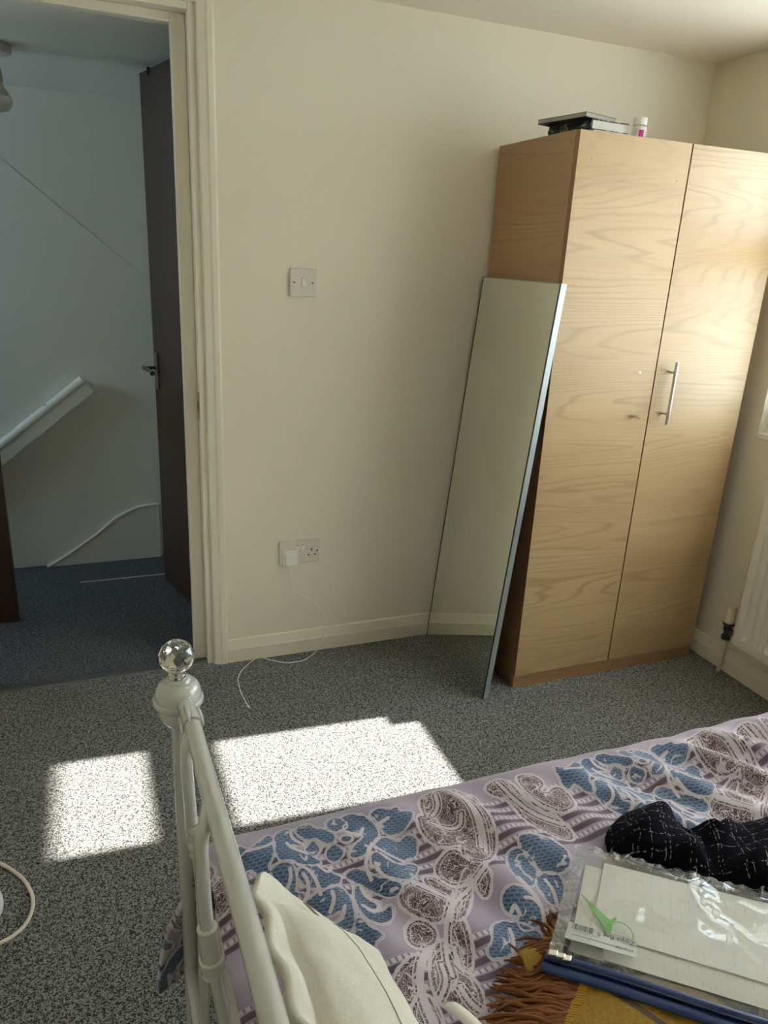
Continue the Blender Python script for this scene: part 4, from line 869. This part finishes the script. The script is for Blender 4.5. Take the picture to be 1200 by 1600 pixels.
R0_ = np.array((.330, -1.955)); R1_ = np.array((.250, -2.060))
s_, t_ = np.meshgrid(np.linspace(0, 1, 40), np.linspace(0, 1, 40), indexing='ij')
p2 = (E0*(1-s_[..., None])+E1*s_[..., None])*(1-t_[..., None]) + (R0_*(1-s_[..., None])+R1_*s_[..., None])*t_[..., None]
zb = .5475 + .006*np.sqrt(np.clip(t_*8, 0, 1)) + .005*vnoise(s_*5, t_*5, 31)
bod = grid_obj('woven_body', p2[..., 0], p2[..., 1], zb, kw.m, sf); m_ = bod.modifiers.new('thickness', 'SOLIDIFY'); m_.thickness = .006; m_.offset = -1
# rolled hem of coarse threads along the edge
bm = bmesh.new()
for i in range(34):
    f = (i+.5)/34; c0 = E0*(1-f)+E1*f; dvec = (R0_-E0)/np.linalg.norm(R0_-E0)
    a = Vector((c0[0]-dvec[0]*.004, c0[1]-dvec[1]*.004, .551)); b = Vector((c0[0]+dvec[0]*.012+.003, c0[1]+dvec[1]*.012-.002, .5575+.001*random.random()))
    tube(bm, [a, (a+b)/2+Vector((0, 0, .003)), b], [.0014, .0022, .0012], 6)
finish('hem_stitching', bm, plain('mustard_thread', (.44, .24, .02), .85), sf, smooth=True, kind='stuff')
# folded second end of the scarf peeping out left of the bag
s_, t_ = np.meshgrid(np.linspace(0, 1, 14), np.linspace(0, 1, 14), indexing='ij')
c4 = [np.array(c) for c in ((.148, -1.800), (.088, -1.812), (.080, -1.846), (.150, -1.850))]
p2 = (c4[0]*(1-s_[..., None])+c4[1]*s_[..., None])*(1-t_[..., None])+(c4[3]*(1-s_[..., None])+c4[2]*s_[..., None])*t_[..., None]
fe = grid_obj('folded_end', p2[..., 0], p2[..., 1], .548+.008*np.sin(t_*math.pi)+.003*vnoise(s_*4, t_*4, 33), kw.m, sf); m_ = fe.modifiers.new('thickness', 'SOLIDIFY'); m_.thickness = .004; m_.offset = -1
kf = NT('rust_fringe'); kf.set(Base_Color=kf.mix(kf.noise(kf.coord(), 45, 2), (.060, .020, .006), (.27, .088, .016)), Roughness=.8)
tassel_mesh_n = 0
def strand(p0, p1, h0, h1, r):
    d = p1-p0; n2 = np.array((-d[1], d[0])); w1, w2 = random.uniform(-.16, .16), random.uniform(-.16, .16)
    mid = [p0, p0+d*.33+n2*w1, p0+d*.68+n2*(w1+w2)*.6, p1]
    zz = [h0, h0+random.uniform(.0, .006), (h0+h1)/2+random.uniform(-.001, .004), h1]
    bm = bmesh.new(); tube(bm, catmull([(m[0], m[1], z) for m, z in zip(mid, zz)], 4), [r*.8, r*1.1, r, r*1.15, r*.4], 7)
    finish('tassel', bm, kf.m, sf, smooth=True)
for i in range(150):
    f = random.random()*1.06-.05; p0 = E0*(1-f)+E1*f
    ln = random.uniform(.052, .105); an = math.radians(158+random.gauss(0, 7)+ (f-.5)*22)
    p1 = p0+np.array((math.cos(an), math.sin(an)))*ln
    lay = i/150
    strand(p0+np.array((.004, -.003)), p1, .5475+lay*.010, .540+lay*.012, random.uniform(.0022, .0032))
for i in range(22):
    f = random.random(); p0 = np.array((.150, -1.812))*(1-f)+np.array((.118, -1.852))*f
    an = math.radians(172+random.gauss(0, 9)); p1 = p0+np.array((math.cos(an), math.sin(an)))*random.uniform(.04, .062)
    strand(p0, p1, .554+.004*random.random(), .545+.008*random.random(), random.uniform(.0017, .0026))
for i in range(16):
    p0 = np.array((.150+random.uniform(-.006, .02), -1.818+random.uniform(-.008, .01))); an = math.radians(98+random.gauss(0, 12))
    strand(p0, p0+np.array((math.cos(an), math.sin(an)))*random.uniform(.032, .055), .552, .546+.006*random.random(), random.uniform(.0018, .0026))

# ------------------------------------------------------------------ clear zip bag with papers
BO = Vector((.124, -1.830, 0)); BL = Vector((.783, -.622, 0)); BW = Vector((.705, .709, 0))
def bp(a, b, z): return BO + BL*a + BW*b + Vector((0, 0, z))
def slab(name, quad, z0, z1, mat, parent, **kw):
    bm = bmesh.new(); lo = [bm.verts.new(bp(a, b, z0)) for a, b in quad]; hi = [bm.verts.new(bp(a, b, z1)) for a, b in quad]; n = len(quad)
    bm.faces.new(lo[::-1]); bm.faces.new(hi)
    for i in range(n): bm.faces.new((lo[i], lo[(i+1) % n], hi[(i+1) % n], hi[i]))
    bmesh.ops.recalc_face_normals(bm, faces=bm.faces[:]); return finish(name, bm, mat, parent, **kw)
bg = thing('zip_bag', 'clear plastic zip bag of papers with a dark blue zip', 'bag', tuple(bp(.17, .09, .556)))
kfm = NT('clear_vinyl'); v = kfm.coord(); t = kfm.t
wr = kfm.n('MapRange', {'Value': kfm.noise(v, 7, 2), 'From Min': .52, 'From Max': .68}).outputs[0]
nn = kfm.math('ADD', kfm.noise(v, 9, 2, .5, .5), kfm.math('MULTIPLY', kfm.noise(v, 75, 2, .5, 1.0), kfm.math('MULTIPLY', wr, .22)))
bmp = kfm.n('Bump', {'Height': nn, 'Strength': .75, 'Distance': .012}).outputs[0]
gl = kfm.n('BsdfGlossy', {'Roughness': .04, 'Normal': bmp, 'Color': (.95, .97, 1, 1)}); tr = kfm.n('BsdfTransparent', {'Color': (.95, .96, .965, 1)}); df_ = kfm.n('BsdfDiffuse', {'Color': (.72, .73, .74, 1), 'Normal': bmp})
lw = two_sided_fresnel(kfm, 1.55, bmp).outputs[0]
m1 = kfm.n('MixShader', {0: .07, 1: tr.outputs[0], 2: df_.outputs[0]}); m2 = kfm.n('MixShader', {0: kfm.math('MULTIPLY', lw, .9), 1: m1.outputs[0], 2: gl.outputs[0]})
t.links.new(m2.outputs[0], t.nodes['Material Output'].inputs[0])
na, nb_ = 110, 80
a_, b_ = np.meshgrid(np.linspace(0, .345, na), np.linspace(-.012, .208, nb_), indexing='ij')
ea = np.minimum(np.minimum(a_, .345-a_)/.02, np.minimum(b_+.012, .208-b_)/.025); ea = np.clip(ea, 0, 1)
ztop = .5655 + .0125*np.sqrt(ea) + .0095*vnoise(a_*15, b_*15, 41)*ea + .0012*vnoise(a_*60, b_*60, 42)*ea + .0045*vnoise(a_*60, b_*34, 43)*(1-ea)
P3 = lambda a, b, z: (BO.x+BL.x*a+BW.x*b, BO.y+BL.y*a+BW.y*b, z)
X3, Y3, Z3 = P3(a_, b_, ztop); grid_obj('top_film', X3[::-1], Y3[::-1], Z3[::-1], kfm.m, bg)
X3, Y3, Z3 = P3(a_, b_, np.full_like(a_, .5610)+0*a_); grid_obj('bottom_film', X3, Y3, Z3, kfm.m, bg)
ek = NT('crinkled_seam'); v = ek.coord(); bmp2 = ek.n('Bump', {'Height': ek.noise(v, 60, 3, .6, 1.0), 'Strength': .9, 'Distance': .012}).outputs[0]
g2 = ek.n('BsdfGlossy', {'Roughness': .10, 'Normal': bmp2}); t2 = ek.n('BsdfTransparent', {'Color': (.93, .95, .96, 1)}); d2 = ek.n('BsdfDiffuse', {'Color': (.8, .83, .86, 1)})
x1 = ek.n('MixShader', {0: .05, 1: t2.outputs[0], 2: d2.outputs[0]}); x2 = ek.n('MixShader', {0: .22, 1: x1.outputs[0], 2: g2.outputs[0]})
ek.t.links.new(x2.outputs[0], ek.t.nodes['Material Output'].inputs[0])
for a0, a1, b0, b1, na_, nb__ in ((-.001, .017, -.010, .209, 10, 90), (.017, .345, .194, .2095, 120, 10)):
    aa, bb = np.meshgrid(np.linspace(a0, a1, na_), np.linspace(b0, b1, nb__), indexing='ij')
    zz = .5705 + .0022*np.sin((aa if a0 > 0 else bb)*260+3*vnoise(aa*40, bb*40, 52)) + .006*vnoise(aa*45, bb*45, 51)
    X3, Y3, Z3 = P3(aa, bb, zz); grid_obj('welded_edge', X3[::-1], Y3[::-1], Z3[::-1], ek.m, bg)
M_blue = plain('blue_zip_vinyl', (.008, .028, .125), .30)
for b0, b1, z0, z1 in ((-.036, -.0185, .5605, .5680), (-.0200, -.0065, .5615, .5740)):
    bm = bmesh.new(); pts = [bp(a, (b0+b1)/2 + .003*math.sin(a*16) - .004*math.sin(a*9), (z0+z1)/2) for a in np.linspace(-.004, .345, 28)]
    tube(bm, pts, 1.0, 14)
    # flatten the unit tube into a lip of the right width and height
    for i, vtx in enumerate(bm.verts):
        c = pts[i//14]; d = vtx.co - c; du_ = d.dot(BW.normalized()); vtx.co = c + BW.normalized()*du_*(b1-b0)/2 + Vector((0, 0, d.z*(z1-z0)/2))
    finish('zip_lip', bm, M_blue, bg, smooth=True)
bm = bmesh.new()
for b in (-.0205,): tube(bm, [bp(a, b + .003*math.sin(a*16) - .004*math.sin(a*9), .5712) for a in np.linspace(.02, .345, 26)], .0012, 6)
finish('zip_teeth', bm, plain('deep_blue', (.004, .010, .05), .35), bg, smooth=True)
bm = bmesh.new(); 
for a0, a1, w, z1 in ((.000, .012, .0046, .5795), (.009, .022, .0036, .5785), (.019, .030, .0044, .5775)):
    lo = [bp(a0, -.016-w, .571), bp(a1, -.014-w, .571), bp(a1, -.014+w, .571), bp(a0, -.016+w, .571)]
    vs = [bm.verts.new(p) for p in lo]+[bm.verts.new(p+Vector((0, 0, z1-.571))) for p in lo]
    for q4 in ((3, 2, 1, 0), (4, 5, 6, 7), (0, 1, 5, 4), (1, 2, 6, 5), (2, 3, 7, 6), (3, 0, 4, 7)): bm.faces.new([vs[i] for i in q4])
finish('zip_slider', bm, M_steel, bg, bevel=.0012)
# shop label printed on a strip inside the front of the film
lb = slab('label_strip', [(.0150, .0165), (.1080, .0165), (.1075, .0435), (.060, .0455), (.0165, .0455)], .5762, .5765, plain('label_paper', (.60, .63, .64), .5), bg)
M_ink = plain('black_ink', (.012, .012, .014), .6)
zk = .5768
bm = bmesh.new(); a = .0215
while a < .049:
    w_ = random.choice((.0005, .0005, .0010, .0016)); vs = [bm.verts.new(bp(*p, zk)) for p in ((a, .0345), (a+w_, .0345), (a+w_, .0445), (a, .0445))]; bm.faces.new(vs); a += w_+random.choice((.0006, .0006, .0011))
finish('barcode', bm, M_ink, lb)
bm = bmesh.new()
for a0, a1, b0, b1 in ((.0230, .0860, .0248, .0256), (.0545, .1060, .0442, .0447), (.0500, .0590, .0318, .0323), (.0235, .0470, .0318, .0325)):
    bm.faces.new([bm.verts.new(bp(*p, zk)) for p in ((a0, b0), (a1, b0), (a1, b1), (a0, b1))])
finish('label_rules', bm, M_ink, lb)
def text_mesh(name, body, size, a, b, z, parent, mat, shear=0):
    cu_ = bpy.data.curves.new(name, 'FONT'); cu_.body = body; cu_.size = size; cu_.shear = shear; cu_.align_x = 'LEFT'
    to = bpy.data.objects.new(name, cu_); COL.objects.link(to)
    dg = bpy.context.evaluated_depsgraph_get(); dg.update(); me_ = bpy.data.meshes.new_from_object(to.evaluated_get(dg)); bpy.data.objects.remove(to)
    # upside down on the bag: text runs towards -a, its up is -b
    ax, ay = -BL, -BW
    for vtx in me_.vertices: x, y, _ = vtx.co; vtx.co = bp(a, b, z) + ax*x + ay*y
    me_.materials.clear(); me_.materials.append(mat)
    o = bpy.data.objects.new(name, me_); link(o, parent); return o
text_mesh('lettering', 'Zippa Bag S', .0105, .1050, .0415, zk, lb, M_ink)
text_mesh('lettering', 'snopake', .0070, .1050, .0265, zk, lb, M_ink, .25)
# papers in the bag
def paper_mat(name, rot, col, period=.016, ink=.30):
    kp = NT(name); v = kp.n('Mapping', {'Vector': kp.coord(), 'Rotation': (0, 0, rot)}).outputs[0]
    sx = kp.n('SeparateXYZ', {0: v}); f = kp.math('FRACT', kp.math('DIVIDE', sx.outputs[0], period))
    row = kp.math('MULTIPLY', kp.n('MapRange', {'Value': f, 'From Min': .46, 'From Max': .475}).outputs[0], kp.n('MapRange', {'Value': f, 'From Min': .54, 'From Max': .525}).outputs[0])
    gate = kp.n('MapRange', {'Value': kp.noise(kp.n('Mapping', {'Vector': v, 'Scale': (6, 22, 1)}).outputs[0], 8, 2), 'From Min': .50, 'From Max': .60}).outputs[0]
    kp.set(Base_Color=kp.mix(kp.math('MULTIPLY', kp.math('MULTIPLY', row, gate), ink), col, (.12, .12, .13)), Roughness=.85); return kp.m
pang = math.atan2(BL.y, BL.x)
def sheet(label, quad, z, mat, name='document', cat='paper', **kw):
    o = slab(name, quad, z, z+.0012, mat, None); return tag(o, label, cat, **kw)
sheet('lowest printed sheet in the bag, its left edge nearest the corner', [(.024, .012), (.335, .006), (.330, .172), (.020, .176)], .5622, paper_mat('printed_sheet', -pang, (.70, .68, .64)))
sheet('white printed sheet on top of the papers in the clear bag', [(.048, .050), (.338, .044), (.338, .190), (.046, .187)], .5650, paper_mat('white_sheet', -pang, (.76, .75, .73), .013, .35))
sheet('small grey slip behind the label strip inside the bag', [(.024, .004), (.070, .002), (.062, .050), (.026, .034)], .5680, plain('grey_slip', (.30, .31, .31), .7), 'slip')
gn = thing('green_tag', 'green translucent tag with a thin loop inside the bag', 'tag', tuple(bp(.05, .07, .568)))
kg = NT('green_plastic'); kg.set(Base_Color=(.17, .50, .09, 1), Roughness=.35)
slab('tag_body', [(.0235, .108), (.0735, .0700), (.0725, .040), (.0635, .058)], .5690, .5705, kg.m, gn)
slab('tag_toggle', [(.0665, .066), (.0745, .079), (.0775, .078), (.0720, .062)], .5700, .5725, kg.m, gn)
bm = bmesh.new(); tube(bm, catmull([bp(.073, .072, .571), bp(.086, .074, .571), (bp(.098, .066, .571)), bp(.102, .052, .571), bp(.096, .043, .571)], 6), .0007, 6); finish('loop', bm, kg.m, gn, smooth=True)

# ------------------------------------------------------------------ white strap end near the cushion
bm = bmesh.new(); tube(bm, catmull([(-.036, -1.842, .543), (-.030, -1.850, .549), (-.022, -1.866, .551), (-.012, -1.890, .549), (-.004, -1.915, .547), (.002, -1.940, .546)], 6), [.0030, .0075, .0085, .0088, .0085, .007], 12)
for vtx in bm.verts: vtx.co.z = .547 + (vtx.co.z-.547)*.7
tag(finish('white_strap', bm, M_whitebright, smooth=True), 'white rounded strap end lying on the duvet beside the cushion', 'strap')
